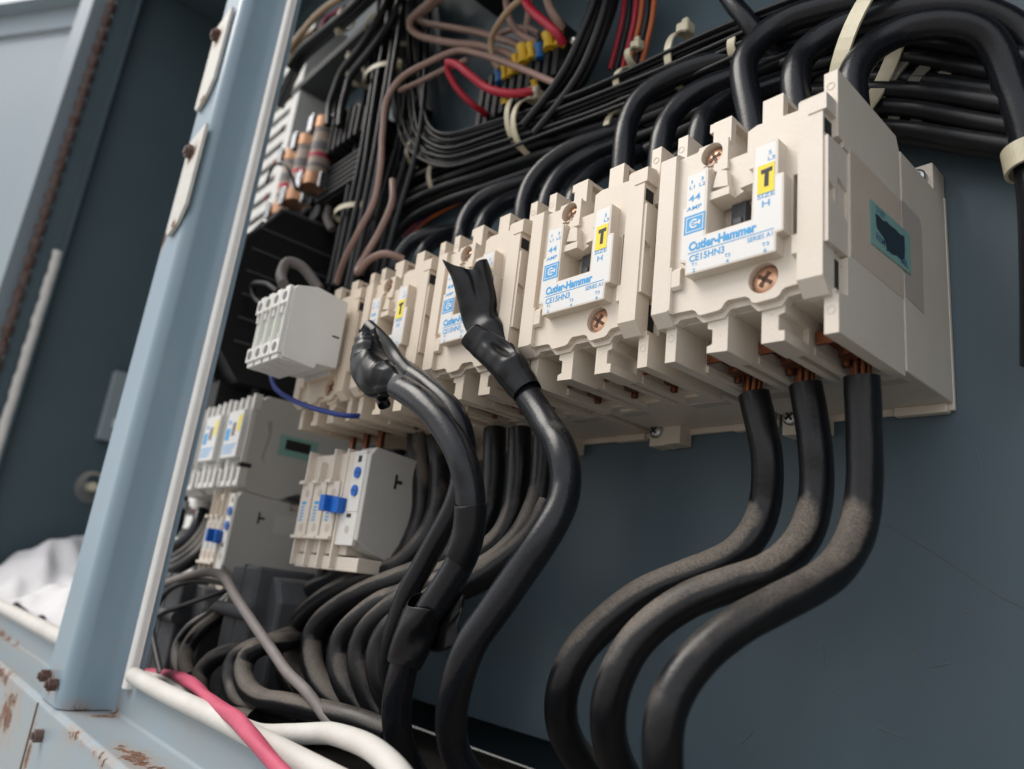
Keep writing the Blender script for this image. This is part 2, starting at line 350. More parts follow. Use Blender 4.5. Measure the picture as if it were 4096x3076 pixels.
def make_contactor():
    root = empty('contactor')
    # --- rear housing
    b = MB(); b.box(.4, 64.6, 56.2, 99.5, -14, 71); b.box(0, 64.9, 99, 101.2, -16.5, 72)
    b.box(1, 10.5, 91, 101, -23, -13.5); b.box(8, 19, 91, 101, -22.5, -13); b.box(55, 64.5, 88.5, 101, 71, 83); b.box(1, 9, 90, 101, 71, 82)
    b.box(10, 19, 57, 60, -14.8, -13.5); b.box(44, 63, 97, 101, -17.5, -14)
    base = b.build('rear_housing', BEIGE, root, .5)
    pk = MB(); pk.box(6, 19, 62, 68, -14.25, -13.9, 0); pk.box(44, 61, 62, 68, -14.25, -13.9, 0); pk.build('recess', mat_dark_beige, base)
    phillips('mounting_screw', (5.5, 89.7, -15.6), 3.7, base, STEEL, 35)
    phillips('mounting_screw', (59.5, 85.5, 76.5), 3.4, base, STEEL, 10)
    # --- pole walls, fins and chamber
    b = MB()
    for (t0, t1, q0, q1) in ((2.5, 7, 2.5, 7), (20.2, 28.1, 18.3, 25.8), (40.2, 48.1, 38.1, 45.8), (60, 64.6, 60, 64.6)):
        
        if q1-q0 < 6: b.box(q0, q1, 6.4, 22, 50, 75.1)
        else:
            b.box(q0, q1, 6.4, 9.6, 50, 75.1); b.box(q0, q1-2.8, 9.5, 22, 50, 75.0); b.box(q0+.1, q1-.1, 9.4, 22.1, 73.2, 74.95); b.box(q0+.1, q1, 9.5, 22, 50, 65.5)
            if q0 < 30: b.box(q0-1.7, q0+.2, 6.5, 13, 71.3, 75)
        
        if q1-q0 > 6: b.box(q0+2.5, q1-.6, 22, 54.6, 50, 71)
        if t1-t0 > 6:
            b.box(t0+.1, t1, 5.5, 21, -3, -16.2) if False else None
            # front fin with a side notch, twin rails behind it
            b.prism([(t0, -15.9), (t1, -16.3), (t1-.1, -2), (t0, -2), (t0, -7.2), (t0+1.9, -7.8), (t0+2, -12.9), (t0, -13.6)] if t0 < 30 else
                    [(t0, -16.1), (t1, -16.3), (t1, -12.9), (t1-2.1, -12.6), (t1-2.1, -7.5), (t1, -7.0), (t1, -2), (t0, -2)], 5.5, 21.5)
            b.box(t0+.2, t0+2.9, 21, 54.5, -15.7, -2); b.box(t1-2.6, t1, 21, 54.5, -15.5, -2); b.box(t0+2, t1-2, 21, 54.5, -12.2, -2)
    # side walls: the outer right wall is one plate with its cut-outs
    side = [(14.2, -16.4), (54.7, -16.2), (54.7, 74.5), (54.7, 66), (54.7, 75), (6.4, 75.1), (6.4, 56.5), (10, 56), (10.2, 48.5), (14.2, 48), (14.2, 11), (12.4, 10), (12.3, -3.6), (6.4, -3.9), (6.4, -16.4)]
    side = [(6.4, -16.4), (54.7, -16.2), (54.7, 70.5), (52.5, 75), (6.4, 75.1), (6.4, 57), (10.2, 52.5), (10.2, 47.9), (14.2, 47.9), (14.2, 10.8), (12.4, 10), (12.3, -2.6), (6.4, -4)]
    b.prism(side, 60.1, 64.6, 'x')
    b.prism([(6.4, -16.4), (54.6, -16.2), (54.6, 75), (6.4, 75.1)], 2.5, 6.9, 'x')
    b.prism([(.6, 11), (14.4, 11), (14.4, 47.7), (.6, 47.6)], 62.0, 64.15, 'x', [[(6.9, 25.2), (13.6, 22.9), (13.6, 33.5), (6.9, 36)], [(1.0, 27.2), (4.8, 25.8), (4.8, 30.6), (1.0, 32)]]); b.box(60.4, 62.1, .8, 14.3, 11.2, 47.5); b.box(61, 63.3, 9.5, 14, 22, 35)
    b.box(4, 62, 9, 54, -2.6, 50); b.box(6, 61, 30, 54, 50, 62)
    b.box(5, 62, 52.5, 56.5, -14, 71)
    for x in (5.9, 26.1, 46.1): b.box(x, x+2.2, 25, 53.5, -15.1, -12.5); b.box(x, x+1.2, 25, 53.5, -12.6, -2)
    for x in (7, 28, 48): b.box(x, x+12.5, 47.5, 54, -12.6, -2)
    body = b.build('body', BEIGE, root, .3)
    b = MB()
    for (cx_, cz_, y_) in ((4.7, -7.5, 6.35), (62.3, -9, 6.35), (4.2, 69.5, 6.3), (62.3, 69.5, 6.3)): b.prism(arc(cx_, cz_, 1.35, 20), y_-.03, y_+.1, 'y', [arc(cx_, cz_, 1.18, 20)])
    b.build('mould_mark', mat_dark_beige, body)
    # --- moulded seams on the right side: a shallow raised panel with stains of old tape
    b = MB(); b.box(64.55, 64.75, 14.6, 55.4, 11.6, 49.6, 0); b.build('side_panel', mat_side, body, .1)
    # --- front cover
    outline = [(.3, .2), (8.7, -.3), (15.9, -.5), (17.2, -1.2), (18.4, -2.8), (19.6, -3.2), (26.2, -2.9), (27.5, -2.4), (28.6, -.7), (29.8, 0), (36, -.2), (37.4, -.9), (38.6, -2.8),
               (39.8, -3.3), (46.6, -3), (47.9, -2.4), (48.8, -1), (50, -.3), (54.4, -.1), (62.5, .1), (62.5, 61.5), (52.8, 61.9), (38.6, 62.8), (35.2, 61.6), (35.2, 53.5), (28.2, 53.5), (28.1, 59.7),
               (27, 62.9), (16.2, 62.9), (14.5, 61.7), (.3, 61.6)]
    win = [(23.3, 24.1), (40.2, 24.1), (40.2, 37.4), (34.3, 38.8), (31, 37.4), (23.3, 37.4)]
    slot = [(52.1, 17.2), (53.9, 17.2), (53.9, 38.3), (52.1, 38.3)]
    c = MB(); c.prism(outline, 2.1, 7.5, 'y', [win, arc(21.5, 57.6, 4.6), arc(42.3, 4.8, 5.2), slot])
    # scalloped skirt set back under the bottom edge
    sk = [(1.2, 2), (1.2, -3.0), (8, -3.3), (9.5, -2), (16, -2.2), (19, -5.0), (27, -4.8), (29.5, -2.2), (36.5, -2.3), (39.5, -5.2), (47.5, -5), (49.5, -2.4), (55, -2.2), (62, -2.4), (62, 2)]
    c.prism(sk, 4.6, 8.8)
    # raised ribs left and right
    ribp = [(0, 0.1), (0, 62.2), (1.5, 63.6), (9.5, 65.4), (9.5, -3.9), (4.4, -3.9)]
    c.prism(ribp, 0.05, 7.0, 'x')
    c.prism([(0, .5), (0, 16.7), (1.2, 17.3), (5, 17.3), (5, -.5), (.9, -.5)], 7.0, 7.9, 'x'); c.prism([(.1, 8.9), (.1, 15), (1.2, 16.2), (4, 16.2), (4, 7.9), (.9, 7.9)], 7.8, 11.6, 'x')
    c.prism([(0, 0), (0, 62.6), (1.2, 64.2), (7.5, 65.6), (7.5, -4.6), (4.4, -4.6)], 54.6, 62.75, 'x')
    c.prism([(.1, 9.4), (.1, 15.7), (2.9, 16.6), (2.9, 8.4)], 52.8, 54.8, 'x')
    c.box(56, 63.6, 6.5, 12.5, -4.7, -2.2); c.box(58, 64.1, -.3, 9.8, 56.8, 62.8)
    # collar round the upper screw
    c.prism([(15.8, 52.5), (19.0, 52.5), (19.0, 54), (24, 54), (24, 52.2), (28.1, 52.2), (28.1, 62.4), (16, 62.4)], 1.2, 2.3, 'y', [arc(21.5, 57.9, 4.4)])
    # catches in the notch above the window
    c.box(23.2, 31.0, -1.6, 6, 37.4, 40.3); c.prism([(24.2, 42.2), (30.2, 40.9), (29.6, 47.0), (25.8, 48.6)], -1.2, 5)
    c.prism([(34.5, 38.6), (40.3, 38.9), (40.3, 42.6), (36.4, 41)], -.6, 4); c.box(37, 40.2, .4, 3, 45.2, 46)
    c.box(22.2, 23.4, -1.8, 3, 23.4, 50.2); c.box(23, 28.5, .6, 3, 49.4, 52.8)
    cover = c.build('cover', BEIGE, root, .35)
    wl = MB()                                              # screw wells and window lining behind the openings
    def ring(cx, cz, r, y0, y1, n=28):
        o = arc(cx, cz, r, n); vs = [(p[0], y0, p[1]) for p in o]+[(p[0], y1, p[1]) for p in o]
        wl.add(vs, [(i, (i+1) % n, n+(i+1) % n, n+i) for i in range(n)], True)
    ring(21.5, 57.6, 4.62, 2.3, 11.5); ring(42.3, 4.8, 5.22, 2.3, 11.5)
    wl.box(22.2, 23.2, 2.4, 22, 24, 38); wl.box(40.3, 41.3, 2.4, 22, 24, 38); wl.box(22.5, 41, 2.4, 22, 23, 24)
    wl.build('well', BEIGE, cover)
    dk = MB().box(23, 41, 13, 13.6, 24, 39); dk.box(52, 54, 6, 7, 17, 38.5); dk.box(59.8, 62, 2, 12, -1.5, 9); dk.box(62.5, 62.95, 1, 5.6, 49.5, 54.5); dk.build('cavity', DARKV, cover)
    # --- label plate
    lp = [(15.6, 10.3), (15.4, 15.3), (13, 16.2), (13, 36.6), (14.1, 36.7), (14.1, 49.9), (15, 50.6), (22.4, 50.5), (23.2, 49.6), (23.3, 24), (40.3, 24), (40.5, 50.2), (41, 51.2), (48.6, 51.2), (49.4, 50.4), (49.5, 37.6), (51.5, 37.4),
          (51.6, 16.7), (49.2, 16.6), (49.2, 10.2)]
    plate = MB().prism(lp, -2.7, 2.4).build('label_plate', BEIGE, root, .3)
    pl = [(16.3, 11), (16.1, 15.9), (13.7, 16.8), (13.7, 36), (14.8, 36.1), (14.8, 49.3), (22.2, 49.3), (22.3, 23.4), (41.2, 23.4), (41.3, 50.0), (48.5, 50.0), (48.6, 36.9), (50.8, 36.7), (50.9, 17.4), (48.5, 17.3), (48.5, 10.9)]
    MB().prism(pl, -2.76, -2.5).build('label_paper', PAPER, plate)
    t = MB(); y = -2.77
    for s_, a in (('1',(16.4,16.9,45.8,47.1)),('L1',(15.7,17.8,43.6,45.0)),('3',(20.3,21.4,45.7,47.1)),('L2',(19.7,22.1,43.5,44.9)),('44',(15.6,20.4,38.5,41.0)),('AMP',(15.0,21.1,35.0,36.6)),
                  ('5',(46.0,47.1,45.7,47.2)),('L3',(45.8,48.3,43.5,45.0)),('SIZE',(42.3,48.5,30.3,31.9)),('H',(44.1,46.8,27.0,29.3)),('SERIES A1',(39.2,48.0,15.9,17.6)),
                  ('T1',(18.2,20.2,13.2,14.4)),('2',(18.7,19.8,10.9,12.2)),('T2',(31.0,33.2,13.0,14.3)),('4',(31.5,32.7,10.9,12.2)),('T3',(44.4,46.9,13.0,14.3)),('6',(45.0,46.2,10.9,12.2))):
        text_mb(t, s_, *a, y=y, bold=.012)
    text_mb(t, 'Cutler-Hammer', 16.7, 42.4, 19.0, 22.6, y=y, bold=.048)
    text_mb(t, 'CE15HN3', 17.2, 30.9, 14.9, 17.5, y=y, bold=.022)
    t.box(16.5, 48.4, y-.06, y, 18.2, 18.5, 0)
    # emblem: blue frame, blue field, white ring and plug
    t.prism([(14.3, 26.0), (22.7, 26.0), (22.7, 33.1), (14.3, 33.1)], y-.05, y, 'y', [[(14.95, 26.65), (22.05, 26.65), (22.05, 32.45), (14.95, 32.45)]])
    t.box(15.35, 21.65, y-.05, y, 27.05, 32.05, 0)
    t.build('printed_text', INK, plate)
    e = MB(); o1 = arc(18.3, 29.55, 1.75, 20, 40, 320); o2 = arc(18.3, 29.55, 1.15, 20, 320, 40)
    e.prism(o1+o2, y-.09, y-.06); e.prism(arc(18.2, 29.55, .62, 6), y-.09, y-.06, 'y', [arc(18.2, 29.55, .34, 6)])
    e.box(18.7, 20.4, y-.09, y-.06, 29.2, 29.9, 0); e.box(20.2, 20.9, y-.10, y-.06, 28.7, 30.5, 0)
    e.build('emblem', PAPER, plate)
    st = MB().prism([(42.3, 32.0), (48.25, 32.0), (48.25, 42.5), (42.3, 42.5)], y-.12, y-.02).build('sticker', YEL, plate)
    tt = MB().prism([(43.6, 39.1), (47.5, 39.3), (47.55, 40.9), (43.5, 40.7)], y-.16, y-.13); tt.prism([(44.75, 34.2), (46.3, 34.2), (46.35, 39.4), (44.8, 39.4)], y-.165, y-.13)
    tt.build('sticker_letter', BLACK, plate)
    # --- screws and plungers
    phillips('cover_screw', (21.6, 4.6, 57.4), 4.35, root, BRASS, 25)
    phillips('cover_screw', (42.4, 4.9, 4.6), 5.0, root, BRASS, 55)
    p = MB().box(27.6, 33.2, 5.5, 13, 24.3, 37.2); p.box(28.6, 32.2, 4.6, 6, 28.5, 31.5); p.box(28.2, 32.8, 4.9, 6, 25, 27.2); p.build('plunger', CHAR, root, .4)
    p = MB().box(36.2, 40.1, 5.5, 13, 24.3, 37.2); p.box(37, 39.8, 4.6, 6, 28.5, 31.5); p.build('plunger', CHAR, root, .4)
    # --- copper terminals under each pole
    for x in (12.3, 33, 53.2):
        p = MB().box(x-4.6, x+5.5, 24, 46, -9, -7.4); p.box(x-4.6, x+5.5, 24, 25.5, -12, -7.4); p.cyl((x+1, 36, -13.2), 3.4, 5, 'z', 16); p.cyl((x-2.4, 42, -14.6), 1.5, 6, 'z', 10); p.build('terminal', COPPER, root, .2)
        p = MB().cyl((x, 27, -6.5), 3.4, 5, 'y', 18); p.build('terminal_screw', STEEL, root)
    return root
mat_dark_beige = mat('recess_beige', (.50,.44,.38), .6)
mat_side = mat('side_plastic', (.60,.505,.42), .34, (.54,.455,.38), 30, .6, .1, 900, speck=.6)
proto = make_contactor()
CL = ['44 amp beige contactor nearest the camera, teal label on its side',
      '44 amp beige contactor second from the right, its bottom terminals empty of cables',
      '44 amp beige contactor partly hidden behind the torn black tape sleeve',
      '44 amp beige contactor between the pale terminal block and the black tape sleeve contactor',
      '44 amp beige contactor with the pale auxiliary block mounted on its front']
contactors = []
for k in range(5):
    o = proto if k == 0 else copy_tree(proto)
    o.location = (-70*k*S, 0, 0); tag(o, CL[k], 'contactor', 'contactors in the upper row'); contactors.append(o)
    if k:
        mk = BEIGE.copy(); mk.name = 'beige_plastic_aged'
        for nd in mk.node_tree.nodes:
            if nd.type == 'MIX' and nd.data_type == 'RGBA' and not nd.inputs[6].is_linked and nd.inputs[6].default_value[0] > .6:
                t_ = (1, .985-.012*k, .965-.03*k); nd.inputs[6].default_value = tuple(a*b for a, b in zip(nd.inputs[6].default_value[:3], t_))+(1,)
        def swap(o_):
            for c_ in o_.children:
                if c_.type == 'MESH' and c_.data.materials[0] == BEIGE:
                    c_.material_slots[0].link = 'OBJECT'; c_.material_slots[0].material = mk
                swap(c_)
        swap(o)
# the nearest one shows its side: a peeled teal label and the tape that held it
X0 = 64.86
lab = MB().prism([(28.4, 37.9), (61.4, 39.0), (61.5, 23.2), (28.7, 21.8)], X0, X0+.15, 'x').build('side_label', TEAL, contactors[0])
b = MB().prism([(32.3, 34.2), (35, 34.5), (38.5, 34.1), (41, 35.2), (44, 34.9), (49, 35.4), (52, 35.1), (56.2, 36.0), (56.3, 31), (55.8, 27.0), (54, 26.4), (51.9, 25.4), (49, 25.6), (45, 24.3), (43, 24.6), (41, 24.0), (40.1, 26.5), (38, 28.0), (36, 28.3), (33, 29.3)], X0+.17, X0+.22, 'x'); b.build('torn_patch', mat('worn_dark_patch', (.012,.028,.06), .45, (.03,.05,.05), 700, .7), lab)
def side_text(mb, s, y0, y1, z0, z1, x):
    t = MB(); text_mb(t, s, y0, y1, z0, z1, y=0, bold=.012); mb.add([(x, v[0], v[2]) for v in t.v], t.f)
b = MB().prism([(56.8, 13.5), (73, 12.6), (73.8, 47), (72, 50.2), (56.2, 50.6)], 64.68, 64.72, 'x'); b.build('tape_stain', mat('tape_stain', (.46,.405,.36), .3, (.50,.44,.40), 60, .5), contactors[0])
b = MB(); side_text(b, 'DUST', 33, 40, 35.2, 37.4, X0+.19); side_text(b, 'REM', 32.6, 39.6, 24.9, 27.3, X0+.19); side_text(b, 'R', 54.6, 56.6, 30.6, 33, X0+.25); side_text(b, 'BEL', 52.6, 58.6, 24.6, 26.9, X0+.25)
b.build('label_text', INK2, lab)

# ================================================================== AUXILIARY BLOCK on the fifth contactor
XA = -222.0
root = empty('auxiliary_contact_block', (XA-50, -20, 30)); tag(root, 'pale four-pole auxiliary block with screw holes, clipped on the leftmost contactor front', 'terminal block')
def loc(mbx, name, m, parent, bevel=0):      # build in world mm under a root that is not at the origin
    o = mbx.build(name, m, None, bevel); o.parent = parent; o.matrix_parent_inverse = Matrix.Translation(-parent.location) if parent.parent is None else Matrix.Identity(4); return o
b = MB().prism([(-37.6, 50.6), (-36, 52.5), (-24, 55.6), (-3.6, 53), (-3.6, 12.5), (-16, 11.6), (-17, 8.5), (-36.6, 10), (-37.6, 14)], XA-44, XA, 'x')
hs = loc(b, 'housing', PALEPL, root, .5)
b = MB()
for i in range(4):
    x = XA-10.8*(i+1)+.3
    b.box(x, x+10.2, -40.2, -36, 41.5, 50.5); b.box(x, x+10.2, -40.2, -36, 11.5, 20); b.box(x+9.4, x+10.3, -40.3, -36, 19, 42)
    b.box(x+.4, x+2.2, -39.2, -36, 36.5, 42); b.box(x+1, x+9, -39, -20, 8.6, 12.5); b.box(x+2, x+8, -39.4, -34, 49.8, 52.4)
    b.box(x+2.5, x+4, -39, -36, 19.6, 24)
loc(b, 'terminal_face', PALEPL, root, .4)
b = MB()
for i in range(4):
    x = XA-10.8*(i+1)+5.3
    for z in (46, 15.6): b.cyl((x, -40.35, z), 2.7, .5, 'y', 18)
loc(b, 'screw_hole', mat('hole_grey', (.16,.16,.155), .5), root)
b = MB().box(XA-43.5, XA-1, -37.75, -37.6, 22, 36, 0); loc(b, 'marking_strip', mat('greenish_strip', (.52,.56,.48), .5), root)
b = MB().box(XA, XA+.1, -10, -5.5, 29.9, 30.9, 0); loc(b, 'latch_slit', DARKV, root)

# ================================================================== OVERLOAD RELAY below the fifth contactor
def relay(ox, oy, oz, name='overload_relay', sx=1.0):
    """front plane at y=oy, right side at x=ox, top at z=oz ; sx scales the width"""
    r = empty(name, (ox, oy, oz)); W = 72*sx
    f = lambda x: x*sx
    b = MB(); side = [(0, -6), (3, -1), (40, -4), (40, -9), (81-0, -9), (81, -68), (24, -62), (12, -58), (0, -52)]
    b.prism(side, -f(16), 0, 'x'); h = b.build('housing', GREYPL, r, .6)
    b = MB().prism([(12, -60), (24, -66), (81, -70), (81, -4), (4, -2), (4, -60)], -f(72), -f(16.2), 'x'); b.box(-f(71.5), -f(.4), 3, 81, -68.5, -61); b.build('carrier', BEIGE, r, .5)
    b = MB()
    for i in range(3):
        x = -f(72)+f(i*15.6)
        b.box(x, x+f(13.4), -.8, 5, -51.5, -19.5); b.box(x-f(.8), x+f(6), -3.2, 3, -20.6, -18.4); b.box(x-f(1), x+f(13.6), -2.6, 3, -52.6, -50.6)
        b.box(x, x+f(1.8), -.5, 22, -19.5, 0 if i != 1 else -7); b.box(x, x+f(1.8), -.2, 12, -67.6, -51)
        b.box(x+f(2), x+f(13.4), 8, 10, -67, -51)
    b.box(-f(26), -f(24), -.4, 16, -67.6, -1); b.box(-f(24), -f(16.4), .3, 12, -55, -3)
    b.build('pole_face', BEIGE, r, .35)
    b = MB().box(-f(16), -f(3.8), -.6, 2, -37, -4.6); b.box(-f(21), -f(4), -.3, 2, -55, -37); b.box(-f(16), -f(4), -.9, 4, -5, -3.4); b.build('dial_face', PALEPL, r, .3)
    for z in (-15.5, -25.5):
        p = MB().cyl((-f(9.6), -1.6, z), 3.1, 2, 'y', 20).build('dial', BLUEP, r); MB().box(-f(9.6)-2.2, -f(9.6)+2.2, -1.75, -1.5, z-.35, z+.35).build('dial_slot', INK2, p)
    b = MB().box(-f(32), -f(26.5), -9, 1, -37.5, -28.5); b.box(-f(27), -f(18), -5, 1, -38, -29.5); b.build('reset_button', BLUEP, r, .4)
    b = MB()
    for i in range(3):
        x = -f(65.5)+f(i*15.6)
        for z in (-26, -46): b.cyl((x+f(1.2), -.95, z), 2.4, .4, 'y', 16)
    b.cyl((-f(12), -.4, -46.5), 2.2, .3, 'y', 14); b.build('screw_hole', mat_dark_beige, r)
    b = MB()
    for i in range(3):
        x = -f(68.5)+f(i*15.6); b.box(x, x+f(5), -.9, -.75, -32.6, -30.8)
        for j in range(5): b.box(x-f(.6)+random.uniform(0,.3), x+f(3.6), -.9, -.75, -34.6-j*1.9, -33.6-j*1.9)
    b.build('printed_marks', INK, r)
    MB().box(-f(11.6), -f(8), -.7, -.5, -9.6, -6).build('slit', BLACK, r); MB().prism([(17.5,-13.5),(19,-13.5),(19,-16.6),(22.5,-16.6),(22.5,-18.4),(19,-18.4),(19,-21.5),(17.5,-21.5)], 0, .2, 'x').build('slit', BLACK, r); MB().box(-f(14), -f(10), -.75, -.2, -40, -38).build('slit', BLACK, r)
    return r
r1 = relay(-196, 13, -30); tag(r1, 'grey and beige overload relay with blue button, hung below the leftmost upper contactor', 'overload relay')
for x in (-264, -247.5, -231):
    tag(MB().box(x, x+4.5, 36, 38.5, -38, -12).build('copper_busbar', COPPER, origin=(x, 37, -38)), 'flat bare copper bar joining the contactor above to the overload relay', 'busbar', 'copper bars above the relay')

# ================================================================== LOWER LEFT: smaller contactors and their relay
def small_contactor(first):
    r = empty('small_contactor')
    b = MB().prism([(0, -44), (0, 14), (8, 20), (95, 22), (95, -40), (70, -42), (62, -49), (44, -45), (30, -52), (8, -50)], -36, 0, 'x'); b.build('housing', GREYPL, r, .5)
    b = MB()
    for i in range(4): 
        x = -36+i*11.2; b.box(x, x+3.4, -3, 3, 8, 18+i*.6); b.box(x, x+3.2, -3, 3, -46, -34)
    for i in range(3): b.box(-32+i*11.2, -27+i*11.2, -1, 4, -44, -30)
    b.box(-37.5, 0, -2, 4, -47, -43); b.box(-1.2, 0, -3, 4, -30, 14); b.build('terminal_rib', PALEPL, r, .4)
    pl = MB().box(-33, -5, -6, 0, -27, 8).build('label_plate', PAPER, r, .4)
    b = MB().box(-31, -24, -6.1, -5.9, -14, -5); 
    for j in range(4): b.box(-31, -14+j*2, -6.1, -5.9, -24+j*2, -23.1+j*2)
    b.box(-29, -25, -6.1, -5.9, -2, 1); b.build('printed_marks', INK, pl)
    MB().box(-12, -7, -6.15, -5.9, -8, 4).build('sticker', YEL, pl)
    MB().box(-21, -15, -6.1, -5.9, -11, -1).build('window', mat('window_grey', (.16,.155,.15), .5), pl)
    if first:
        l = MB().box(0.02, .2, 22, 53, -20, -4.5, 0).build('side_label', TEAL, r); MB().box(.2, .3, 27, 47, -15, -7.5, 0).build('dark_window', BLACK, l)
        MB().prism([(10, 2), (13, -8), (11, -24), (15, -30), (12.5, -24), (15, -8), (14, 3)], .02, .1, 'x').build('smudge', mat('smudge_grey', (.34,.32,.30), .7), r)
        MB().box(-5, .3, -3.2, 5, -33.5, -30.5).build('catch', BLACK, r)
    return r
sc1 = small_contactor(True); sc1.location = Vector((-359, 10, -2))*S
tag(sc1, 'dusty grey small contactor with a teal side label, rightmost of the lower row', 'contactor', 'small contactors in the lower row')
sc2 = small_contactor(False); sc2.location = Vector((-403, 10, -2))*S
tag(sc2, 'small contactor with yellow sticker, second from right in the lower row', 'contactor', 'small contactors in the lower row')
sc3 = small_contactor(False); sc3.location = Vector((-447, 10, -3))*S
tag(sc3, 'small contactor of the lower row, leftmost and half hidden by the cabinet post', 'contactor', 'small contactors in the lower row')
r2 = relay(-359, 10, -51, sx=.6)
tag(r2, 'narrow grey overload relay with blue reset button below the small contactors', 'overload relay')
MB().box(.05, .2, 30, 48, -26, -13, 0).build('side_label', mat('faded_label', (.55,.54,.52), .5), r2)
for i, (p, lb) in enumerate((([(215,840,34),(205,930,33),(192,1010,32),(178,1090,30),(120,1190,26),(20,1270,20),(-100,1330,14)], 'white-collared black cable below the middle small contactor'),
                            ([(60,850,34),(45,930,33),(30,1010,32),(5,1110,28),(-60,1200,22)], 'white-collared black cable below the leftmost small contactor'))):
    q = PX(8, p); cable('black_cable', q, 12, CABLE, lb, 'cable')
    c_ = q[1].lerp(q[2], .4); tag(MB().cyl((c_.x, c_.y, c_.z-4), 7.4, 8, 'z', 20).build('cable_collar', WHITER, origin=c_), 'white collar on a black cable under the small contactors', 'collar', 'white cable collars')
for i in range(4):
    q = PX(8, [(250+i*12, 1010+i*40, 40-i*3), (190+i*14, 1130+i*40, 34-i*3), (80+i*16, 1260+i*34, 26-i*3), (-60, 1350+i*36, 18-i*3), (-200, 1400+i*30, 10-i*3)])
    cable('black_cable', q, 10, CABLED, 'dusty black cable sweeping left under the small contactors', 'cable', 'cables sweeping behind the post foot', 12)

# ================================================================== WHITE SLOTTED DUCT on the left
b = MB(); x0, x1 = -625, -553; y = 60
b = MB()
holes = []
zz = -125
while zz < 470:
    if not (62 < zz < 130): holes.append([(x0+2, zz), (x1-17, zz), (x1-15.5, zz+4), (x1-17, zz+9), (x0+2, zz+9)])
    zz += 21
b.prism([(x0, -140), (x1, -140), (x1, 500), (x0, 500)], y, y+2.5, 'y', holes); b.box(x1-2.6, x1-.1, y+2.5, 100.5, -140, 500); b.box(x0+.1, x0+2.6, y+2.5, 100.5, -140, 500)
tag(b.build('wiring_duct', DUCTM, None, .2, origin=(x0, 60, -140)), 'white slotted wiring duct running up behind the blue post', 'wiring duct')
for i in range(12):
    z = random.choice([h[0][1] for h in holes])+3; m, nm = random.choice(((YELW,'yellow'),(REDW,'red'),(ORAW,'orange'),(WIREB,'black')))
    z0 = sorted(h[0][1] for h in holes)[(i*2+3) % len(holes)]+3.2
    xx = x1-24-random.uniform(0,14)
    cable('duct_wire', [(xx, 66, z0), (xx-3, 60.5, z0+.5), (xx+8, 68, z0+30), (xx+2, 80, z0+60)], 2.2, m, f'thin {nm} wire showing through a slot of the white duct', 'wire', 'wires inside the duct', n=6)

# ================================================================== BLACK FUSE CARRIER, FUSES, POWER BLOCK
root = empty('fuse_holder', (-400, 80, 250)); tag(root, 'ribbed black fuse holder with spring clips, above the black power block', 'fuse holder')
b = MB()
b.prism([(-414, 262), (-404, 292), (-372, 292), (-350, 276), (-350, 254), (-412, 252)], 44, 80)
for i in range(7): b.box(-415+i*9.3, -411+i*9.3, 41, 80, 252-.2*i, 290-abs(i-2)*2.2)
b.box(-424, -346, 52, 90, 212, 243)
for i in range(6): b.box(-425, -345, 48, 52.5, 213+i*5.2, 215.8+i*5.2)
b.box(-495, -340, 90, 101, 200, 300)
loc(b, 'block', BLKPL, root, .6)
b = MB()
for x in (-485, -458, -428):
    for z in (222, 296): loc(MB().box(x-1, x+13, 54, 92, z-6, z+6), 'base_pad', BLKPL, root, .6)
    loc(MB().cyl((x+6, 50, 205), 7, 20, 'y', 14), 'base_pad', BLKPL, root, .6)
for i, (x, y_, dz) in enumerate(((-476, 42, -5), (-449, 42, 0), (-418, 42, 5))):
    f_ = empty('cartridge_fuse', (x, y_, 219+dz))
    tag(f_, ['left cartridge fuse with copper caps, banded in grey and red', 'middle cartridge fuse between its two neighbours, banded in grey and red', 'right cartridge fuse beside the ribbed black block, banded in grey and red'][i], 'fuse', 'cartridge fuses in the black holder')
    b = MB().cyl((0, 0, 8), 9.4, 54, 'z', 24); b.build('barrel', FUSEP, f_)
    b = MB()
    for z, h in ((16, 3.4), (33, 8), (51, 3)): b.cyl((0, 0, z), 9.55, h, 'z', 24)
    b.build('grey_band', FUSEG, f_); MB().cyl((0, 0, 26), 9.56, 4.2, 'z', 24).build('red_band', FUSER, f_)
    for z in (-1, 56): MB().cyl((0, 0, z), 10.1, 11, 'z', 24).build('cap', FUSEO, f_)
    for z in (-4, 54):
        MB().box(-13, -9.9, -11, 8, z, z+17).box(-13, -4, -12.6, -10.4, z, z+17).box(9.9, 12.5, -2, 10, z, z+15).box(-12.4, 12.4, 8, 11, z, z+16).build('clip', CHROME, f_, 1.4)
XP = -422
root = empty('power_block', (XP-60, 50, 66)); tag(root, 'large black power terminal block with deep barrier cells, below the fuses', 'terminal block')
side = [(99, 206), (99, 40), (20, 40), (-2, 70), (-3, 100), (1, 122), (2, 155), (11, 167), (23, 191), (78, 194)]
b = MB(); b.prism(side, XP-112, XP-2, 'x')
loc(MB().prism([(22, 192), (80, 195), (80, 197), (21, 194.2), (5, 170.5), (-5, 158), (-6, 124), (-4.5, 124), (-3, 157), (7, 169)], XP-2.5, XP+1.5, 'x'), 'rim', BLKRIB, root, .2)
loc(MB().prism([(-7,158),(-6,124),(-11,104),(-10,64),(-8.4,64),(-9.4,104),(-4.4,124),(-5.4,158)], XP-2.5, XP+1.6, 'x'), 'rim', BLKRIB, root, .2)
for z_ in (70, 96, 124, 150): loc(MB().box(XP-112, XP-3, -13, -9, z_, z_+1.6), 'rib', BLKRIB, root, .2)
for i in range(4): b.prism([(99.5, 200), (99.5, 38), (14, 38), (-9, 64), (-10, 104), (-5, 124), (-4, 158), (6, 170), (19, 194), (80, 197)], XP-116+i*38, XP-113+i*38, 'x')
b.box(XP-1, XP+1.4, 82, 84.4, 60, 190)
